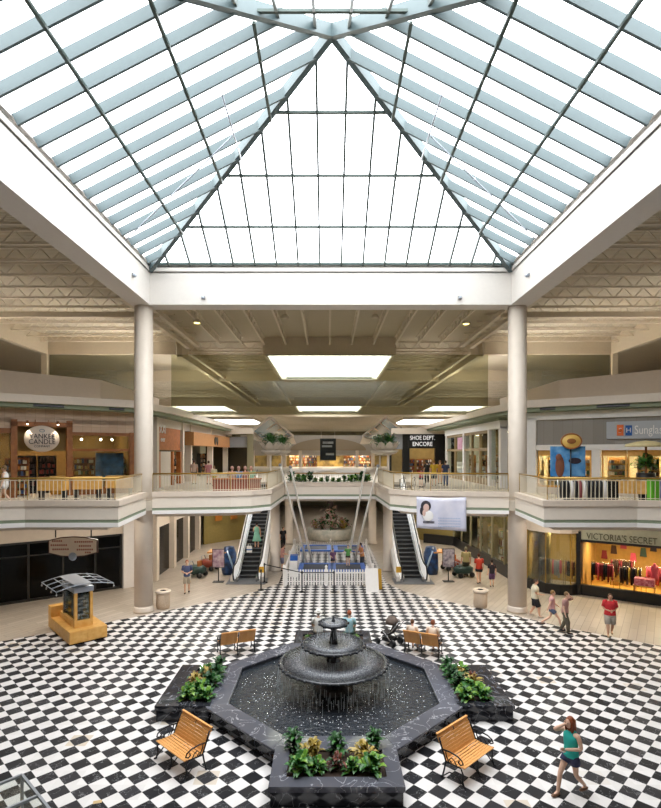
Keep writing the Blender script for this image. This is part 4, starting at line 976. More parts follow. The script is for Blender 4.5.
for x, y, z, l in ((-.95, 36.2, 1.15, 'rear left'), (1.3, 36.9, 1.0, 'rear right'), (-.85, 32.0, .75, 'front left'), (1.1, 32.0, .75, 'front right')):
    t = thing('trampoline', 'square trampoline bed with blue padding, %s in the picket enclosure' % l, 'trampoline', (x, y, 0))
    mb = MB(); ring(mb, -.75, .75, -.8, .8, z-.08, z, .28); obj('padding', mb, m_pad, t); obj('mat', MB().bb(-.76, .76, -.81, .81, z-.05, z-.03), m_mat, t)
    for a in (-.9, .9):
        for b in (-.95, .95): obj('leg', MB().tube([(a, b, 0), (a, b, z-.08)], .04, 6), m_silver, t)
m_pole = mat('pole_white', 'eeece8', .35, metal=0, var=.03)
for b, tp, l in (((-1.42, 34.9, 0), Q(280, 465, 31.6), 'outer left'), ((-1.02, 34.1, 0), Q(290.5, 467, 32.2), 'inner left'), ((1.5, 34.9, 0), Q(378, 466, 31.6), 'outer right'), ((1.05, 34.1, 0), Q(365.5, 466, 32.2), 'inner right')):
    t = thing('bungee_pole', 'tall leaning white bungee pole, %s of the four over the trampolines' % l, 'pole', b); v = tp-Vector(b)
    obj('pole', MB().tube([(0, 0, .03), v], [.075, .055], 10), m_pole, t); obj('foot', MB().lathe([(.25, 0), (.25, .03), (.1, .06)], n=14), m_grey, t); obj('pulley', MB().ell(v, (.1, .1, .1), 8, 6), m_grey, t)
    obj('cord', MB().tube([v, (v.x*.25+(0.1 if b[0] < 0 else -.1), v.y*.6, 1.6)], .02, 5), m_steel, t)
t = thing('ticket_counter', 'white counter with a blue box at the left front corner of the trampoline enclosure', 'counter', (-2.25, 33.0, 0))
obj('body', MB().bb(-.25, .25, -.5, 1.3, 0, .95), m_white, t, bevel=.02); obj('blue_box', MB().bb(-.22, .25, -.3, .25, .95, 1.25), m_pad, t, bevel=.02)
# far terrace display
t = thing('display_fountain', 'tiered display with flowers and figures standing far back under the footbridge', 'display', P(330, 538))
k = 48/25.4
obj('basin', MB().lathe([(2.0, 0), (2.05, .1), (2.0, .9), (1.7, .95)], n=28), mat('display_stone', 'a9aca2', .6, scale=3, col2='c8c4ba'), t)
obj('planting', leafplant(leafplant(MB(), n=160, h=1.2, L=(.7, 1.5), wide=.14, seed=21), n=90, h=2.6, L=(.5, 1.3), wide=.12, seed=22), [m_leaf2, mat('rose_blush', 'b98f88', .6)], t, loc=(0, 0, .8))
for q in range(9):
    a = q*.7; obj('flower_cluster', leafplant(MB(), n=46, h=.7, L=(.3, .7), wide=.1, seed=50+q), [(m_leaf2, m_leaf, m_croton)[q % 3], mat('rose_blush', 'b98f88')], t, loc=(1.45*math.cos(a), 1.45*math.sin(a), .9))
obj('pedestal', MB().lathe([(.7, .9), (.5, 1.6), (.6, 1.7), (.35, 1.8), (.3, 2.5), (.45, 2.6)], n=16), m_col, t)
obj('statue', MB().lathe([(.25, 2.6), (.32, 3.0), (.22, 3.4), (.28, 3.7), (.1, 3.9), (.13, 4.05), (.02, 4.25)], n=14), mat('bronze', '4a3a3a', .4, metal=.4, var=.2), t)
# planted ledge on the bridge
for i in range(14):
    x = -2.4+i*.37
    plant('green' if i % 3 else 'dark', x, 33.45+.5*(i % 2), 5.7, 'low leafy plant on the footbridge ledge, %s from the left' % ORD[i], 1.35 if abs(x) > 1.2 else .85, 'plants on the footbridge ledge')
# lamp planters
m_shell = mat('shell_white', 'd9cfc2', .5, var=.05)
fr = mkplant(31, [m_leaf, m_leaf2], n=90, h=.5, L=(.5, 1.0), wide=.05)
for x, y, l in ((-3.75, 33.5, 'left pair, near one'), (-3.3, 36.5, 'left pair, far one'), (3.7, 33.5, 'right pair, near one'), (3.45, 36.5, 'right pair, far one')):
    t = thing('palm_planter_post', 'tall white post with scalloped bowl and palm fronds, %s' % l, 'planter', (x, y, DZ))
    obj('pole', MB().tube([(0, 0, 0), (0, 0, 2.2)], .06, 10), m_shell, t); obj('base', MB().lathe([(.2, 0), (.2, .05), (.07, .12)], n=14), m_shell, t)
    obj('bowl', MB().lathe([(.08, 2.1), (.5, 2.25), (.64, 2.38), (.6, 2.41), (.1, 2.3)], n=20), m_shell, t)
    mb = MB()
    for q in range(8):
        a = q*pi/4; d = Vector((math.cos(a), math.sin(a), 0)); s_ = Vector((-d.y, d.x, 0))*.28
        p = [d*.15+Vector((0, 0, 2.4)), d*.42+Vector((0, 0, 2.55)), d*.68+Vector((0, 0, 2.85))]
        mb.add([p[0]-s_*.4, p[0]+s_*.4, p[1]-s_, p[1]+s_, p[2]-s_*.6, p[2]+s_*.6, p[2]+Vector((0, 0, .12))+d*.05], [[0, 1, 3, 2], [2, 3, 5, 4], [4, 5, 6]])
    obj('petals', mb, m_shell, t); obj('fronds', fr, None, t, loc=(0, 0, 2.7))
# pendant lamps
for px, py, Y, l in ((197, 323, 31, 'left front'), (466, 324, 31, 'right front'), (251, 379, 55, 'left rear'), (410, 380, 55, 'right rear')):
    q = Q(px, py, Y); t = thing('pendant_lamp', 'round ceiling pendant lamp glowing yellow, %s of the roof' % l, 'lamp', q)
    obj('shade', MB().lathe([(.1, .22), (.2, .15), (.24, .0), (.22, 0)], n=18), m_steel, t); obj('bulb', MB().lathe([(.2, .01), (.12, -.03), (.001, -.04)], n=14), mat('bulb_glow', 'fff0a0', emit='ffe680', es=3, var=0), t)
    obj('rod', MB().tube([(0, 0, .2), (0, 0, 16.1-q.z)], .02, 5), m_steel, t)
for px, py, l in ((285, 318, 'left'), (375, 318, 'right')):
    q = Q(px, py, 31); t = thing('ceiling_speaker', 'small round ceiling loudspeaker hanging %s of centre' % l, 'speaker', q)
    obj('housing', MB().lathe([(.12, .2), (.2, .1), (.25, 0), (.001, .02)], n=16), m_beam, t); obj('rod', MB().tube([(-.1, 0, .15), (0, 0, 16.1-q.z)], .015, 5).tube([(.1, 0, .15), (0, 0, 16.1-q.z)], .015, 5), m_steel, t)
# ================= glass-topped case at lower left edge =================
C0 = P(22, 775, 1.0); t = thing('glass_barrier', 'low grey metal frame with glass panels at the lower left corner of the view', 'barrier', (C0.x, C0.y, 0), math.atan2(-.686, .727))
mb = MB()
for y in (0, -1.5): mb.beam((0, y, 1.0), (2.0, y, 1.0), .05, .05)
for x in (0, .95, 2.0): mb.beam((x, 0, 1.0), (x, -1.5, 1.0), .05, .05)
obj('top_frame', mb, m_grey, t)
for x, y in ((0, 0), (2, 0), (0, -1.5), (2, -1.5)): obj('leg', MB().bb(x-.025, x+.025, y-.025, y+.025, 0, 1.0), m_grey, t)
obj('glass_top', MB().bb(.02, 1.98, -1.48, -.02, .985, .995), glassmat('clear_glass', 'f2f5f3', .06), t)
tag(obj('floor_sticker', MB().bb(-.09, .09, -.05, .05, 0, .006), mat('tan_sticker', 'c9ab7c', .6), loc=P(97.5, 802), rz=.3), 'small tan card lying on the tiles at lower left', 'card')

for M, xs_ in ((FL, ((-4.7, -3.3, 'left shop, left one'), (-1.1, -.3, 'left shop, right one'))), (FR, ((.5, 1.3, 'right shop, left one'), (3.3, 4.8, 'right shop, right one')))):
    for x0, x1, l in xs_:
        t = thing('air_vent', 'dark slot air vent in the green soffit over the upper '+l, 'vent', M @ Vector(((x0+x1)/2, -.93, 9.99)), M.to_euler().z)
        h_ = (x1-x0)/2; obj('slot', MB().bb(-h_, h_, -.03, 0, -.06, .06), m_black, t); obj('louvre', MB().bb(-h_, h_, -.04, -.03, -.01, .01), m_grey, t)
# ================= shop goods =================
def shelf(M, x, y, z, w_, h, n, cols, label, cat='shelf', d=.35, back=m_brown):
    t = thing('shop_shelf', label, cat, M @ Vector((x, y, z)), M.to_euler().z)
    obj('carcass', MB().bb(-w_/2, w_/2, d-.03, d, 0, h).bb(-w_/2, -w_/2+.03, 0, d, 0, h).bb(w_/2-.03, w_/2, 0, d, 0, h), back, t)
    for k in range(n):
        zz = .1+k*(h-.1)/n; obj('shelf_board', MB().bb(-w_/2, w_/2, 0, d, zz-.02, zz), back, t)
        mb = MB(); xx = -w_/2+.06
        while xx < w_/2-.12: ww = random.uniform(.07, .13); mb.cur = random.randrange(len(cols)); mb.bb(xx, xx+ww, .04, d-.08, zz, zz+random.uniform(.5, .8)*(h-.1)/n); xx += ww+.02
        o = obj('goods', mb, cols, t); o['kind'] = 'stuff'
jc_ = [mat('jar_'+h, h, .4, var=0) for h in ('c9a45a', '8a3b2c', 'd9cdb4', '5a6f4a', '3c2c24', 'b8742e', '4a5a7a')]
for x, y, l in ((-1.95, .9, 'seen behind the right window of the candle shop'), (-.1, .9, 'at the right end of the candle shop'), (-5.2, .9, 'left inside the candle shop portal'), (-8.2, .9, 'behind the left window of the candle shop')):
    shelf(FL, x, y, DZ, 1.1, 2.0, 6, jc_, 'wooden shelf of colourful jars %s' % l)
for x in (-4.6, -3.6): shelf(FL, x, 2.2, DZ, .9, 2.1, 6, [jc_[4], jc_[1], m_black], 'dark shelf of jars deep inside the candle shop, %s' % ('left' if x < -4 else 'right'), back=m_black)
t = thing('display_table', 'low table with yellow cloth inside the candle shop portal', 'table', FL @ Vector((-3.3, .8, DZ)), math.radians(36.1))
obj('top', MB().bb(-.35, .35, -.3, .3, .9, 1.0), jc_[0], t); obj('cloth', MB().bb(-.33, .33, -.28, .28, .02, .9), mat('cloth_amber', 'c98f32', .8), t)
tag(obj('wall_poster', MB().bb(-.75, .75, -.02, .02, -.75, .75), mat('poster_navy', '25405f', .5, scale=3, col2='3f6a96'), loc=FL @ Vector((-.75, .35, 6.85)), rz=math.radians(36.1)), 'large blue poster in the right window of the candle shop', 'poster')
for x, l in ((-2.2, 'left'), (-1.2, 'middle'), (-.6, 'right')):
    t = thing('spotlight', 'small bright spotlight over the right window of the candle shop, %s one' % l, 'light', FL @ Vector((x, .45, 8.35)), .63)
    obj('bulb', MB().ell((0, 0, 0), (.07, .07, .07), 8, 6), mat('spot_glow', 'ffffff', emit='fff0d0', es=8, var=0), t); obj('can', MB().tube([(0, .02, .03), (0, .08, .25)], .06, 8), m_brown, t)
for x in (-4.9, -3.5):
    t = thing('spotlight', 'small spotlight shining on the oval sign, %s one' % ('left' if x < -4 else 'right'), 'light', FL @ Vector((x, -.5, 9.2)), .63)
    obj('can', MB().tube([(0, .3, .02), (0, 0, 0), (0, .05, -.12)], .05, 8), m_brown, t); obj('bulb', MB().ell((0, .05, -.13), (.05, .05, .04), 8, 6), mat('spot_glow', 'ffffff'), t)
    l_ = bpy.data.lights.new('lamp', 'SPOT'); l_.energy = 25; l_.color = (1, .9, .7); l_.spot_size = 1.3; q = bpy.data.objects.new('lamp', l_); COL.objects.link(q); q.parent = t; q.location = (0, .05, -.2)
# benches / merchandise carts on left balcony
for x, l in ((-4.3, 'left'), (-2.85, 'middle'), (-1.4, 'right')):
    t = thing('balcony_bench', 'light wooden seat block on black legs behind the left railing, %s one' % l, 'bench', FL @ Vector((x, -4.2, DZ)), .1)
    obj('seat', MB().bb(-.6, .6, -.25, .25, .55, 1.15), m_maple, t, bevel=.02)
    for q in (-.5, .5): obj('leg', MB().bb(q-.04, q+.04, -.22, .22, 0, .55), m_black, t)
# upper right: kiosk with poster, sign, dark garments
t = thing('accessory_kiosk', 'kiosk with tall blue photo panel and black-draped counter behind the right railing', 'kiosk', Q(575, 480, 23.5) * 1, -.1)
t.location.z = DZ
kz = 0
obj('poster_panel', MB().bb(-.95, .55, .3, .36, 1.2, 2.55), mat('poster_sky', '2f74b0', .5, scale=2.5, col2='6fa3cc'), t)
obj('printed_figure', MB().ell((-.55, .29, 1.65), (.2, .015, .5), 12, 8).ell((-.6, .28, 2.05), (.14, .015, .17), 10, 8), mat('figure_brown', '7a4a35', .6, var=.1), t)
obj('printed_glasses', MB().ell((.1, .29, 1.9), (.28, .015, .14), 12, 8), m_ink, t)
obj('post', MB().tube([(-.1, .25, .2), (-.1, .25, 2.6)], .03, 8), m_black, t)
obj('oval_sign', MB().lathe([(.42, -.04), (.45, 0), (.42, .04), (.001, .04)], n=28, M=Matrix.Translation((-.1, .2, 2.78)) @ Matrix.Diagonal((1, 1, .75, 1)) @ RX), mat('sign_gold', 'e0b862', .4, var=.05), t)
obj('sign_rim', MB().tube([(-.1+.44*math.cos(a), .16, 2.78+.33*math.sin(a)) for a in [2*pi*k/24 for k in range(24)]], .035, 6, closed=True), m_brown, t)
obj('sign_mark', MB().ell((-.1, .14, 2.78), (.2, .012, .12), 12, 8), m_brown, t)
obj('counter', MB().bb(-.3, 1.9, .15, .55, 0, 1.0), m_black, t)
for i in range(11):
    m_ = (m_black, m_black, mat('garment_white', 'd8d4d2', .8), m_black, mat('garment_rose', '8a4a4a', .8), MATS['garment_white'], m_black, m_black, m_black, m_black, MATS['garment_white'])[i]
    x = -.75+i*.19
    g = obj('hanging_garment', MB().lathe([(.1, .25), (.12, .6), (.1, .95), (.03, 1.05)], n=8, M=Matrix.Diagonal((1, 1.6, 1, 1))), m_, None, loc=tuple(t.matrix_basis @ Vector((0, 0, 0)) + Vector((x, -.25, DZ*0+0))))
    g.location = (t.location.x+x, t.location.y-.38+.1*x, DZ+.02)
    tag(g, '%s garment on the rack behind the right railing, %s from the left' % ('white' if i in (2, 5, 10) else 'rose' if i == 4 else 'black', ORD[i]), 'garment', 'garments on the right balcony rack')
tag(obj('garment_rack', MB().tube([(-.95, 0, 0), (-.95, 0, 1.12), (1.35, .22, 1.12), (1.35, .22, 0)], .02, 6), m_chrome, loc=(t.location.x, t.location.y-.4, DZ)), 'chrome garment rack behind the right railing', 'rack')
# right balcony: bench, bins, umbrella-like planter
for x, l in ((3.4, 'left'), (5.0, 'right')):
    q = thing('balcony_bench', 'long light wooden seat behind the right railing, %s one' % l, 'bench', FR @ Vector((x, -2.6, DZ)), -.6)
    obj('seat', MB().bb(-.75, .75, -.25, .25, .35, .95), m_maple, q, bevel=.02)
    for a in (-.6, .6): obj('leg', MB().bb(a-.04, a+.04, -.2, .2, 0, .35), m_black, q)
for px, h, l in ((653, '5fae2e', 'bright green'), (661, '1f4fa0', 'blue')):
    q = Q(px, 490, 22.5); b = thing('recycling_bin', l+' bin behind the right railing near the picture edge', 'bin', (q.x, 22.5, DZ))
    obj('body', MB().bb(-.17, .17, -.17, .17, 0, 1.15), mat('bin_'+h, h, .4, var=0), b, bevel=.02); obj('lid', MB().bb(-.18, .18, -.18, .18, 1.15, 1.22), m_black, b)
q = Q(646, 480, 25.3); t = thing('shade_planter', 'cream round canopy over a green plant on the right balcony', 'planter', (q.x, 25.3, DZ))
obj('canopy', MB().lathe([(.9, 2.55), (.85, 2.68), (.4, 2.8), (.001, 2.85)], n=24), mat('canopy_cream', 'dfcf9c', .6), t); obj('pole', MB().tube([(0, 0, 0), (0, 0, 2.6)], .05, 8), m_brown, t)
f = obj('foliage', PL['green'][0], None, t, loc=(0, 0, 1.4)); f.scale = (2, 2, 2); obj('pot', MB().lathe([(.3, 0), (.4, .8), (.42, 1.3), (.2, 1.3)], n=18), m_black, t)
# lingerie shop goods
gm = [mat('g_'+h, h, .7, var=.1) for h in ('7c1f28', '1a1a1e', 'd8576a', '3a2418', 'd6b23c', '2f4a40', 'a03a48')]
def rack(M, x, y, w_, label, cols, hz=1.55):
    t = thing('clothes_rack', label, 'rack', M @ Vector((x, y, 0)), M.to_euler().z)
    obj('frame', MB().tube([(-w_/2, 0, 0.03), (-w_/2, 0, hz), (w_/2, 0, hz), (w_/2, 0, .03)], .02, 6), m_chrome, t)
    n = int(w_/.1)
    for k in range(n):
        xx = -w_/2+.06+k*.1; q = obj('garment', MB().lathe([(.05, hz-random.uniform(.7, 1.05)), (.06, hz-.5), (.05, hz-.1), (.01, hz-.02)], (xx, 0, 0), 7, Matrix.Diagonal((1, 1, 1, 1))), random.choice(cols), t); q.scale = (1, 3.2, 1)
for i in range(13):
    x = 2.9+i*.5; z = 1.55+.35*(i % 3)
    tag(obj('wall_garment', MB().box((0, 0, 0), (.34, .08, .5), taper=.7), gm[(i*3) % 7], loc=FR @ Vector((x, 4.1, z)), rz=math.radians(-36.1)), 'garment pinned on the back wall of the lingerie shop, %s from the left' % ORD[i], 'garment', 'garments on the back wall of the lingerie shop')
for i, (x, y, w_, l, cs) in enumerate(((3.2, 1.4, 1.1, 'rack of dark red garments at the left of the lingerie shop', [gm[0], gm[1], gm[2]]), (4.6, 1.0, 1.0, 'rack of black and yellow garments in the lingerie shop', [gm[1], gm[4], gm[3]]), (5.9, 1.8, 1.3, 'rack of pink garments in the middle of the lingerie shop', [gm[2], gm[6], gm[0]]), (7.2, 1.0, 1.3, 'rack of black garments at the right of the lingerie shop', [gm[1], gm[5], gm[1]]), (8.8, 1.9, 1.2, 'rack of mixed garments at the picture edge of the lingerie shop', [gm[2], gm[4], gm[0]]), (4.0, 2.9, 1.2, 'rack of brown garments at the back left of the lingerie shop', [gm[3], gm[0]]), (6.6, 3.1, 1.4, 'rack of dark garments at the back right of the lingerie shop', [gm[1], gm[0], gm[3]]))): rack(FR, x, y, w_, l, cs)
t = thing('display_table', 'table with pink folded goods in the lingerie shop window', 'table', FR @ Vector((5.3, .5, 0)), -.63)
obj('top', MB().bb(-.5, .5, -.3, .3, .75, .8), m_maple, t); obj('goods', MB().bb(-.45, .45, -.27, .27, .8, 1.15), mat('goods_pink', 'b04a5a', .7, scale=9, col2='d88a96'), t)
for x in (-.45, .45): obj('leg', MB().bb(x-.03, x+.03, -.27, .27, .0, .75), m_maple, t)
for x, y, l in ((5.7, 1.0, 'pink'), (6.4, .9, 'green')):
    t = thing('mannequin', 'mannequin torso in %s on a stand in the lingerie shop' % l, 'mannequin', FR @ Vector((x, y, 0)))
    obj('torso', MB().lathe([(.14, 1.0), (.17, 1.15), (.12, 1.35), (.18, 1.6), (.16, 1.72), (.06, 1.8), (.05, 1.88)], n=14, M=Matrix.Diagonal((1.2, .8, 1, 1))), gm[2] if l == 'pink' else gm[5], t); obj('pole', MB().tube([(0, 0, 0.03), (0, 0, 1.0)], .02, 6), m_chrome, t); obj('base', MB().lathe([(.18, 0.03), (.02, .06)], n=12), m_chrome, t)
for x, l, cs in ((.3, 'black and tan garments left', [gm[1], gm[3]]), (1.0, 'pink and grey garments middle', [gm[2], m_grey]), (1.7, 'dark garments right', [gm[1], m_brown])): rack(FR, x, .9, .6, 'rack of %s in the curved shop window' % l, cs)
shelf(FR, 8.2, .7, .03, .6, 1.3, 5, [m_cream, gm[4]], 'cream drawer shelf at the right edge of the lingerie shop', back=m_cream)
# sunglasses shop goods
for x, l in ((.9, 'first'), (2.2, 'second'), (4.0, 'third'), (5.4, 'fourth'), (7.2, 'fifth')):
    shelf(FR, x, 1.2, DZ, 1.0, 2.0, 6, [m_leaf2, gm[3], m_cream, m_grey, jc_[0]], 'display shelf of small goods in the sunglasses shop, %s from the left' % l, back=m_maple)
# upper nave shop furniture
for y, l in ((44, 'near'), (48, 'middle'), (53, 'far')): shelf(NL, y-34, 1.5, DZ, 2.2, 2.2, 5, [jc_[4], jc_[5], m_black, jc_[2]], 'dark game shelf in the far left shop, %s one' % l, back=m_black)
for y, l in ((36, 'first'), (39, 'second'), (42.5, 'third'), (46.5, 'fourth')): shelf(NR, -(y-34), 1.2, DZ, 1.6, 2.1, 5, [jc_[0], m_cream, m_grey, gm[3]], 'shelf of goods in the right mall shop, %s from the court' % l)
for x, l in ((9.0, 'left'), (10.0, 'middle'), (10.9, 'right')): shelf(Matrix(), x, 58.2, DZ, .8, 1.6, 4, [m_white, m_black, jc_[1], jc_[6]], 'shoe shelf in the black-fronted shop, %s one' % l)
for x, l in ((-1.6, 'left'), (1.8, 'right')): shelf(Matrix(), x*2.6, 86.5, DZ, 4.5, 2.0, 4, jc_, 'long shelf of goods in the shop at the end of the mall, %s' % l)
# goods in lower right window
for y in (33.5, 36, 38.5, 41): shelf(NR, -(y-34), .55, .03, 1.5, 2.4, 4, [jc_[0], m_cream, gm[0], jc_[3], m_brown], 'warm-lit shelf in the lower right mall window, %.0f metres along' % (y-30) if False else 'warm-lit shelf behind the lower right mall window, %s' % {33.5: 'nearest', 36: 'second', 38.5: 'third', 41: 'farthest'}[y], back=mat('tan_frame', 'a08a68'))
for y in (44.8, 46.0, 47.2):
    tag(obj('framed_picture', MB().bb(-.35, .35, -.03, .02, -.3, .3), jc_[5], loc=(-10.2+(y-44)*.9+.14, y-.14, 2.2), rz=math.radians(48)), 'small framed picture on the yellow wall, %s' % {44.8: 'left', 46.0: 'middle', 47.2: 'right'}[y], 'picture')

# ================= people =================
PEND = []
def skinobj(nodes, edges, parent, name, m_, extra=None, mats=None, root=0, sub=2):
    me = bpy.data.meshes.new(name); me.from_pydata([n[0] for n in nodes], edges, [])
    o = bpy.data.objects.new(name, me); COL.objects.link(o); o.parent = parent
    md = o.modifiers.new('skin', 'SKIN'); md.use_smooth_shade = True; md.branch_smoothing = .4
    sv = me.skin_vertices[0].data if me.skin_vertices else None
    for i, n in enumerate(nodes): sv[i].radius = (n[1], n[2] if len(n) > 2 else n[1]); sv[i].use_root = (i == root)
    o.modifiers.new('sub', 'SUBSURF').levels = sub; o.modifiers['sub'].render_levels = sub
    PEND.append((o, name, mats or [m_], extra)); return o
SK = {h: mat('skin_'+h, h, .55, var=.03) for h in ('e0b69c', 'd9a98c', 'a8765a')}
def person(label, loc, face, h=1.7, top='ffffff', bottom='333333', hair='5a3a22', skin='e0b69c', walk=0., sit=0., armL='down', armR='down', shoes='2a2420', botlen='short', sleeve=.5, longhair=False, lean=0., hat=None, dress=False, build=1., bottype=None, group=None):
    t = thing('person', label, 'person', loc, face, group)   # faces local +y
    k = h/1.7; V = lambda x, y, z: Vector((x*k, y*k, z*k)); s = SK[skin]; b = build
    hz = (.92 if not sit else sit/k+.09); dz = hz-.92
    up = lambda x, y, z: V(x, y+lean*(z-.92), z+dz)
    pel, wst, chs, nck, hd = up(0, 0, .94), up(0, 0, 1.08), up(0, .0, 1.3), up(0, .01, 1.45), up(0, .03, 1.6)
    SH = {q: up(q*.185, 0, 1.4) for q in (-1, 1)}
    arm = {}
    for q, a in ((-1, armL), (1, armR)):
        if a == 'down': e, w_ = up(q*.235, -.03, 1.12), up(q*.25, .04, .88)
        elif a == 'fwd': e, w_ = up(q*.23, .02, 1.13), up(q*.2, .24, 1.1)
        elif a == 'face': e, w_ = up(q*.22, .27, 1.42), up(q*.06, .16, 1.57)
        elif a == 'belly': e, w_ = up(q*.25, -.04, 1.12), up(q*.06, .17, 1.08)
        elif a == 'swingf': e, w_ = up(q*.23, .08, 1.14), up(q*.2, .28, .98)
        elif a == 'swingb': e, w_ = up(q*.24, -.12, 1.14), up(q*.25, -.2, .9)
        elif a == 'out': e, w_ = up(q*.28, .12, 1.2), up(q*.3, .4, 1.22)
        elif a == 'lap': e, w_ = up(q*.24, .03, 1.13), up(q*.1, .26, 1.02)
        arm[q] = (e, w_)
    leg = {}
    for q in (-1, 1):
        if sit: kn, an = V(q*.11, .44, hz-.03), V(q*.11, .46, .09); hip = V(q*.09, .02, hz-.02)
        else:
            ww = walk*q; hip = V(q*.095, 0, .9); kn = V(q*.1, .24*ww+.03, .49); an = V(q*.1, .36*ww if ww > 0 else .42*ww, .09+(.1 if ww < 0 else 0)*abs(walk))
            if ww < 0: kn = V(q*.1, .1*ww+.04, .48)
        leg[q] = (hip, kn, an)
    N = [(pel, .15*k*b, .115*k*b), (wst, .135*k*b, .1*k*b), (chs, .165*k*b, .115*k*b), (nck, .055*k), (nck.lerp(hd, .5), .052*k)]; E = [(0, 1), (1, 2), (2, 3), (3, 4)]
    hands = MB()
    for q in (-1, 1):
        i = len(N); e, w_ = arm[q]
        N += [(SH[q], .058*k), (e, .046*k), (w_, .032*k), (w_+(w_-e).normalized()*.06*k, .03*k, .022*k)]; E += [(2, i), (i, i+1), (i+1, i+2), (i+2, i+3)]
        d = (w_-e).normalized(); si = d.cross(Vector((0, 1, 0)) if abs(d.y) < .8 else Vector((0, 0, 1))).normalized(); nn = d.cross(si); pb = w_+d*.085*k
        for f in range(4):
            o_ = si*(f-1.5)*.02*k; l = (.065, .078, .074, .058)[f]*k
            hands.tube([pb+o_-d*.02*k, pb+o_+d*l*.5, pb+o_*1.1+d*l*.85-nn*.014*k, pb+o_*1.1+d*l-nn*.03*k], [.0105*k, .0095*k, .0085*k, .006*k], 6)
        hands.tube([w_+d*.04*k-si*.03*k, w_+d*.075*k-si*.055*k, w_+d*.105*k-si*.058*k-nn*.01*k], [.013*k, .011*k, .007*k], 6)
        i = len(N); hip, kn, an = leg[q]; toe = an+Vector((0, .15*k, -.055*k))
        N += [(hip, .088*k*b), (hip.lerp(kn, .5), .075*k*b), (kn, .054*k*b), (kn.lerp(an, .35), .054*k*b), (an, .036*k), (toe, .036*k, .022*k)]
        E += [(0, i)]+[(i+j, i+j+1) for j in range(5)]
    head = MB(); c0 = hd+Vector((0, .01*k, .02*k))
    head.ell(c0, (.078*k, .098*k, .118*k), 16, 12); head.ell(c0+Vector((0, .02*k, -.06*k)), (.058*k, .068*k, .062*k), 12, 8)
    head.tube([c0+Vector((0, .092*k, .012*k)), c0+Vector((0, .112*k, -.022*k)), c0+Vector((0, .09*k, -.034*k))], [.009*k, .016*k, .01*k], 6)
    for q in (-1, 1): head.ell(c0+Vector((q*.079*k, -.005*k, -.01*k)), (.012*k, .022*k, .032*k), 8, 6)
    extra = MB(); extra.v = head.v+hands.v; n = len(head.v); extra.f = head.f+[[n+i for i in f] for f in hands.f]; extra.mi = head.mi+hands.mi; extra.sm = head.sm+hands.sm
    extra.cur = 1
    for q in (-1, 1): extra.ell(c0+Vector((q*.03*k, .09*k, .008*k)), (.012*k, .009*k, .008*k), 8, 5)
    extra.cur = 2; extra.ell(c0+Vector((0, .086*k, -.06*k)), (.022*k, .008*k, .008*k), 8, 5)
    skinobj(N, E, t, 'body', s, extra, [s, m_ink, mat('lips', 'a85f55', .5, var=0)])
    # clothes: shells around the same joints
    mt = mat('cloth_'+top, top, .85, var=.08, scale=8); mb_ = mat('cloth_'+bottom, bottom, .85, var=.08, scale=8); g = .014*k
    def rings(mb_r, rs, n=18):
        vs = []; fs = []; m = len(rs)
        for c_, rx, ry in rs: vs += [tuple(c_+Vector((rx*math.cos(2*pi*q/n), ry*math.sin(2*pi*q/n), 0))) for q in range(n)]
        for j in range(m-1): fs += [[j*n+q, j*n+(q+1) % n, (j+1)*n+(q+1) % n, (j+1)*n+q] for q in range(n)]
        return mb_r.add(vs, fs+[list(range(n))[::-1], [(m-1)*n+q for q in range(n)]], smooth=True)
    Z = lambda v, z: v+Vector((0, 0, z*k))
    sh = rings(MB(), [(Z(pel, -.06), .178*k*b, .14*k*b), (pel, .176*k*b, .138*k*b), (wst, .158*k*b, .124*k*b), (Z(chs, -.08), .172*k*b, .134*k*b), (chs, .182*k*b, .134*k*b), (Z(chs, .06), .176*k*b, .122*k*b), (Z(chs, .11), (.15 if sleeve else .11)*k*b, .1*k*b), (Z(chs, .145), .08*k, .075*k)])
    for q in (-1, 1):
        e, w_ = arm[q]
        if sleeve > 0:
            pts = [SH[q]+Vector((-q*.06*k, 0, .005*k)), SH[q]+Vector((0, 0, .01*k)), SH[q].lerp(e, min(1, sleeve*1.4))]; rr = [.07*k*b, .078*k*b, .07*k*b]
            if sleeve > .9: pts.append(w_.lerp(e, .1)); rr.append(.05*k)
            sh.tube(pts, rr, 12)
        else: sh.tube([Z(chs, .1)+Vector((q*.085*k, .07*k, -.02*k)), Z(chs, .165)+Vector((q*.1*k, 0, 0)), Z(chs, .1)+Vector((q*.085*k, -.07*k, -.02*k))], .02*k, 6)
    obj('shirt' if not dress else 'dress_top', sh, mt, t)
    if dress:
        obj('skirt', MB().lathe([(.16*k*b, .1*k), (.21*k*b, -.1*k), (.3*k*b, -.45*k), (.29*k*b, -.45*k), (.12*k*b, .08*k)], tuple(pel), 20), mt, t)
    else:
        so = rings(MB(), [(Z(pel, -.14), .15*k*b, .12*k*b), (Z(pel, -.08), .174*k*b, .138*k*b), (Z(pel, .03), .168*k*b, .13*k*b)])
        for q in (-1, 1):
            hip, kn, an = leg[q]; fr = {'short': .42, 'knee': .95, 'long': 1}[botlen]
            pts = [Z(hip, .02), Z(hip, -.05), hip.lerp(kn, fr)]; rr = [.085*k*b, .108*k*b, (.1 if fr < .6 else .085)*k*b+.01*k]
            if botlen == 'long': pts += [kn.lerp(an, .5), Z(an, .0)]; rr += [.074*k*b, .066*k]
            so.tube(pts, rr, 14)
        obj('shorts' if botlen != 'long' else 'trousers', so, mb_, t)
    ms = mat('shoe_'+shoes, shoes, .6, var=0)
    for q in (-1, 1):
        an = leg[q][2]; obj('shoe', MB().ell((an.x, an.y+.06*k, an.z-.045*k), (.045*k, .14*k, .04*k), 12, 7), ms, t)
    mh = mat('hair_'+hair, hair, .6, var=.25, scale=20)
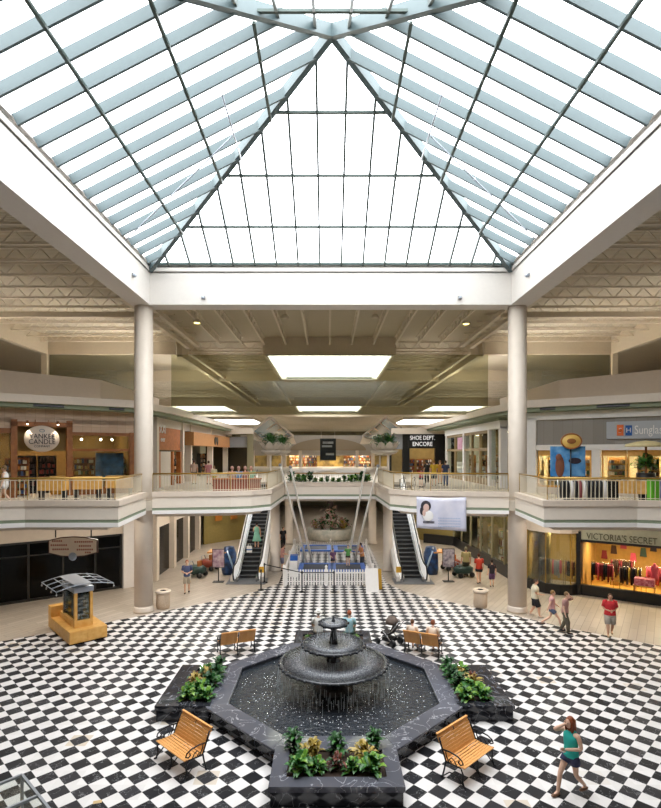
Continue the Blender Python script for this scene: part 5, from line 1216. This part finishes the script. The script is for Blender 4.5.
    if hat: obj('hat', MB().lathe([(.17*k, .03*k), (.1*k, .06*k), (.095*k, .12*k), (.04*k, .15*k), (.001, .15*k)], tuple(c0), 18), mat('hat_'+hat, hat, .8, var=.03), t)
    hb = MB().ell(c0+Vector((0, -.018*k, .025*k)), (.088*k, .1*k, .115*k), 16, 10)
    if longhair:
        hb.lathe([(.04*k, -.34*k), (.085*k, -.26*k), (.1*k, -.1*k), (.09*k, .05*k), (.05*k, .08*k)], tuple(c0+Vector((0, -.055*k, 0))), 14, None)
        for q in (-1, 1): hb.ell(c0+Vector((q*.078*k, .0, -.08*k)), (.028*k, .06*k, .15*k), 10, 8)
    obj('hair', hb, mh, t)
    return t
A = math.atan2
def fa(dx, dy): return A(dy, dx)-pi/2
def ft_(px, py, z=0): return P(px, py, z)
p = ft_(571, 795); gl = person('girl in teal tank top and navy shorts walking left, one hand raised to her face', p, fa(-1, -.45), 1.7, '34c4b8', '3a4060', '8a4420', 'e0b69c', walk=.8, armL='belly', armR='face', shoes='6b4a34', sleeve=0, longhair=True, botlen='short')
person('man in red shirt and light grey shorts standing on the plank floor at right', ft_(610, 636), fa(-.3, -1), 1.72, 'd8363c', 'b9b0a4', '6a4a34', 'd9a98c', walk=.45, armL='belly', armR='belly', shoes='b39a80', botlen='knee', build=1.25)
person('man in pale yellow shirt and black shorts walking right beside the right column', ft_(535, 617), fa(1, -.3), 1.72, 'e6dcc0', '1f2026', '4a3526', 'd9a98c', walk=.5, armL='down', armR='fwd', shoes='b0a498', botlen='knee', build=1.3)
person('child in pink top and denim shorts striding right', ft_(552, 628), fa(1, -.35), 1.6, 'dca8a4', '5f6f88', '9a7648', 'e0b69c', walk=1.1, armL='swingf', armR='swingb', shoes='5a4036', sleeve=.3)
person('person in mauve shirt and grey trousers raising a hand to the face', ft_(565, 633), fa(.8, -.5), 1.7, 'b58a84', '5d5648', '8a6a48', 'e0b69c', walk=.4, armL='face', armR='down', shoes='2a2a2c', botlen='long', lean=.05)
person('man in blue shirt and pale shorts standing with crossed arms left of the left escalator', ft_(187, 593), fa(.2, -1), 1.75, '54608a', 'c9bfae', 'b0654a', 'e0b69c', walk=.3, armL='belly', armR='belly', shoes='3a2a26', botlen='knee')
tt = 3.0; person('woman in mint green dress riding up the left escalator', (-4.75, 31+1.1+.36*6.5, 1.42), 0, 1.65, '8fcab0', '8fcab0', '2c2420', 'd9a98c', dress=True, sleeve=0, shoes='6a4036', armL='fwd')
t = thing('shopping_bag', 'white shopping bag with a blue band beside the woman on the left escalator', 'bag', (-5.15, 33.9, 1.25)); obj('bag_body', MB().bb(-.16, .16, -.08, .08, 0, .4), m_white, t); obj('band', MB().bb(-.165, .165, -.085, .085, .14, .22), MATS['logo_blue'], t); obj('handle', MB().tube([(-.08, 0, .4), (-.06, 0, .55), (.06, 0, .55), (.08, 0, .4)], .01, 5), m_white, t)
person('person in pale olive shirt and dark trousers walking away beside the right shop window', ft_(466, 577), fa(.1, 1), 1.8, 'b3a878', '3c3a2c', '8a8468', 'd9a98c', walk=.4, botlen='long', sleeve=.6, build=1.1)
person('woman in red top and black shorts walking away beside the right shop window', ft_(479, 584), fa(-.1, 1), 1.72, 'c2402f', '22222a', '5a2c1c', 'e0b69c', walk=.3, build=1.1)
person('child in dark top and purple skirt standing right of the woman in red', ft_(492, 587), fa(.05, 1), 1.5, '2c2630', '6a4a78', '2a2022', 'e0b69c', walk=.2, botlen='knee')
person('person in pink top leaning at the left side of the picket fence', ft_(282, 571), fa(1, .3), 1.68, 'b9857c', '6d7088', '4a342a', 'd9a98c', armL='fwd', armR='fwd', botlen='knee', lean=.1)
person('dark-clothed person standing behind the left bridge columns', ft_(283, 549), fa(.5, -1), 1.7, '2a2a30', '26262c', '2a2022', 'd9a98c', botlen='long')
person('attendant in orange shirt leaning over the trampoline', (2.1, 34.3, 0), fa(-1, -.2), 1.75, 'd08a5a', '3a3a40', '2c2220', 'd9a98c', armL='fwd', armR='out', botlen='long', lean=.15)
person('child in green top on the front trampoline', (1.1, 32.2, .72), fa(-.3, -1), 1.25, '5f9a54', '4a3a3a', '6a4a30', 'e0b69c', armL='out', armR='out')
person('child in purple top standing between the trampolines', (.2, 34.5, 0), fa(.4, -1), 1.35, '6a4a6a', '3c3c48', '3a2a24', 'e0b69c', armR='fwd')
# seated on far planter coping
person('person in white shirt and white sun hat sitting on the far rim of the fountain', (-.5, 21.0, 0), fa(-.1, 1), 1.7, 'e8e4de', '6a6a60', 'c0b8ae', 'e0b69c', sit=.47, hat='efeae2', armL='lap', armR='lap', botlen='knee', shoes='8a7a6a')
person('red-haired person in light blue shirt sitting on the far rim of the fountain', (.72, 20.95, 0), fa(.2, 1), 1.68, '9fc4cc', '3f5c48', 'b05a34', 'e0b69c', sit=.47, armL='lap', armR='lap', botlen='knee')
for dx, tp, hr, hh, l in ((-.42, 'e6d8c8', '6a4426', 1.45, 'brown-haired child in cream sitting at the left of the back right bench'), (.38, 'ead8c4', '8a4a2a', 1.6, 'auburn-haired person in pale shirt sitting at the right of the back right bench')):
    a = A(-.55, 1.15); person(l, (3.48+dx*math.cos(a), 20.1+dx*math.sin(a), 0), a, hh, tp, '7a3a44', hr, 'e0b69c', sit=.46, armL='lap', armR='lap', shoes='3a2a26')
# stroller
t = thing('baby_stroller', 'dark stroller with raised hood standing left of the back right bench', 'stroller', (2.3, 21.1, 0), .9)
for x, y, r in ((-.25, .35, .12), (.25, .35, .12), (-.28, -.35, .15), (.28, -.35, .15)): obj('wheel', MB().tube([(x-.02, y, r), (x+.02, y, r)], r, 14), m_black, t)
obj('frame', MB().tube([(-.27, .35, .15), (-.25, -.3, .65), (-.25, -.62, 1.05), (.25, -.62, 1.05), (.25, -.3, .65), (.27, .35, .15)], .016, 6).tube([(-.28, -.35, .15), (-.22, .2, .6)], .016, 6).tube([(.28, -.35, .15), (.22, .2, .6)], .016, 6), m_chrome, t)
obj('seat', MB().bb(-.22, .22, -.15, .25, .42, .5).add([(-.22, -.15, .5), (.22, -.15, .5), (.22, -.35, .95), (-.22, -.35, .95), (-.22, -.2, .5), (.22, -.2, .5), (.22, -.4, .95), (-.22, -.4, .95)], [[0, 1, 2, 3], [7, 6, 5, 4], [0, 4, 5, 1], [1, 5, 6, 2], [2, 6, 7, 3], [3, 7, 4, 0]]), mat('stroller_cloth', '3a3432', .8, var=.3), t)
hm = MB()
for j in range(6):
    for i in range(1): pass
hm.lathe([(.001, .28), (.15, .25), (.24, .14), (.27, 0)], (0, -.15, .85), 16); obj('hood', hm, mat('stroller_hood', '6a5a50', .8, var=.2), t); obj('basket', MB().bb(-.2, .2, -.25, .2, .15, .3), m_black, t)
# upper floor people
def up_(px, Y, *a, **k): q = Q(px, 480, Y); return person(a[0], (q.x, Y, DZ), *a[1:], **k)
up_(5, 23, 'woman in white top and white shorts walking left on the left balcony', fa(-1, -.1), 1.66, 'efece8', 'e4e0dc', '8a6a44', 'e0b69c', walk=.8, sleeve=0, shoes='d8d4d0')
up_(194, 38, 'person in pale top seen from behind on the far left balcony', fa(0, 1), 1.7, 'd2b8a8', '2a2a30', '5a4030', 'd9a98c')
up_(208.5, 38, 'person in pink top on the far left balcony beside the one in pale top', fa(0, 1), 1.66, 'c98a90', '22222a', '4a3428', 'e0b69c', armR='fwd')
up_(214, 36, 'child in white and yellow on the far left balcony', fa(0, 1), 1.35, 'e8e0c0', 'c8b040', '9a7648', 'e0b69c')
for i, (px, tp) in enumerate(((232, 'b9907e'), (238.5, '6a8ab0'), (245, 'a86a5e'), (251, '6fae90'))):
    up_(px, 29.5, '%s person sitting at the counter behind the left mall railing, %s' % (('brown-shirted', 'blue-shirted', 'red-shirted', 'green-shirted')[i], ('leftmost', 'second', 'third', 'rightmost')[i]), fa(.2, 1), 1.7, tp, '2c2a30', 'c99a8a', 'd9a98c', sit=.6, armL='fwd', armR='fwd', group='diners at the counter')
t = thing('cafe_counter', 'low brown counter behind the left mall railing', 'counter', (-4.95, 28.5, DZ), .1); obj('panel', MB().bb(-1.3, 1.2, -.3, 0, 0, .85), mat('counter_red', '8a4a34', .5, var=.15), t); obj('top', MB().bb(-1.35, 1.25, -.4, .05, .85, .9), m_orange, t)
up_(434, 36, 'person in yellow and green top on the far right balcony', fa(0, 1), 1.72, 'd8b23a', '3a3a40', 'a87a48', 'd9a98c', armR='fwd', botlen='knee')
up_(440, 38.2, 'person in orange top between two others on the far right balcony', fa(.2, 1), 1.68, 'cf9440', '8a3a3a', '8a5a30', 'e0b69c')
up_(445.5, 36, 'person in dark blue top on the far right balcony', fa(0, 1), 1.7, '3f4a66', '4a5a80', '4a3a30', 'd9a98c', botlen='long')
up_(427, 40, 'person in dark clothes standing behind the yellow-topped one on the right balcony', fa(0, 1), 1.6, '33302e', '2a2a2e', '2a2220', 'd9a98c', botlen='long')
up_(421, 35, 'child in red at the right mall railing', fa(.3, 1), 1.2, 'c23a4a', '3a3a40', '6a4a30', 'e0b69c')
# bicycles-like cafe chairs near right corner of the balcony
ch = None
for i, (x, y) in enumerate(((3.9, 28.4), (4.4, 28.9), (4.9, 28.5))):
    t = thing('wire_chair', 'black wire cafe chair behind the right mall railing, %s one' % ('left', 'middle', 'right')[i], 'chair', (x, y, DZ), i*.8)
    obj('seat', MB().lathe([(.2, .44), (.21, .46), (.001, .47)], n=16), m_black, t)
    for a in range(4): q = a*pi/2+.78; obj('leg', MB().tube([(.17*math.cos(q), .17*math.sin(q), .44), (.24*math.cos(q), .24*math.sin(q), 0)], .012, 5), m_black, t)
    obj('backrest', MB().tube([(-.18, -.15, .45), (-.19, -.2, .85), (0, -.22, .95), (.19, -.2, .85), (.18, -.15, .45)], .013, 6).tube([(0, -.18, .46), (0, -.22, .93)], .01, 5).tube([(-.1, -.18, .46), (.1, -.22, .9)], .01, 5), m_black, t)
# realise the skinned figures as plain meshes (one continuous body each)
bpy.context.view_layer.update(); dg = bpy.context.evaluated_depsgraph_get()
for o, name, mats, extra in PEND:
    me = bpy.data.meshes.new_from_object(o.evaluated_get(dg)); vs = [tuple(v.co) for v in me.vertices]; fs = [list(q.vertices) for q in me.polygons]; n = len(vs)
    m2 = MB(); m2.v = vs; m2.f = fs; m2.mi = [0]*len(fs); m2.sm = [True]*len(fs)
    if extra: m2.v = vs+extra.v; m2.f = fs+[[n+i for i in f] for f in extra.f]; m2.mi += extra.mi; m2.sm += extra.sm
    o.modifiers.clear(); old = o.data; o.data = m2.mesh(name, mats); bpy.data.meshes.remove(old); bpy.data.meshes.remove(me)
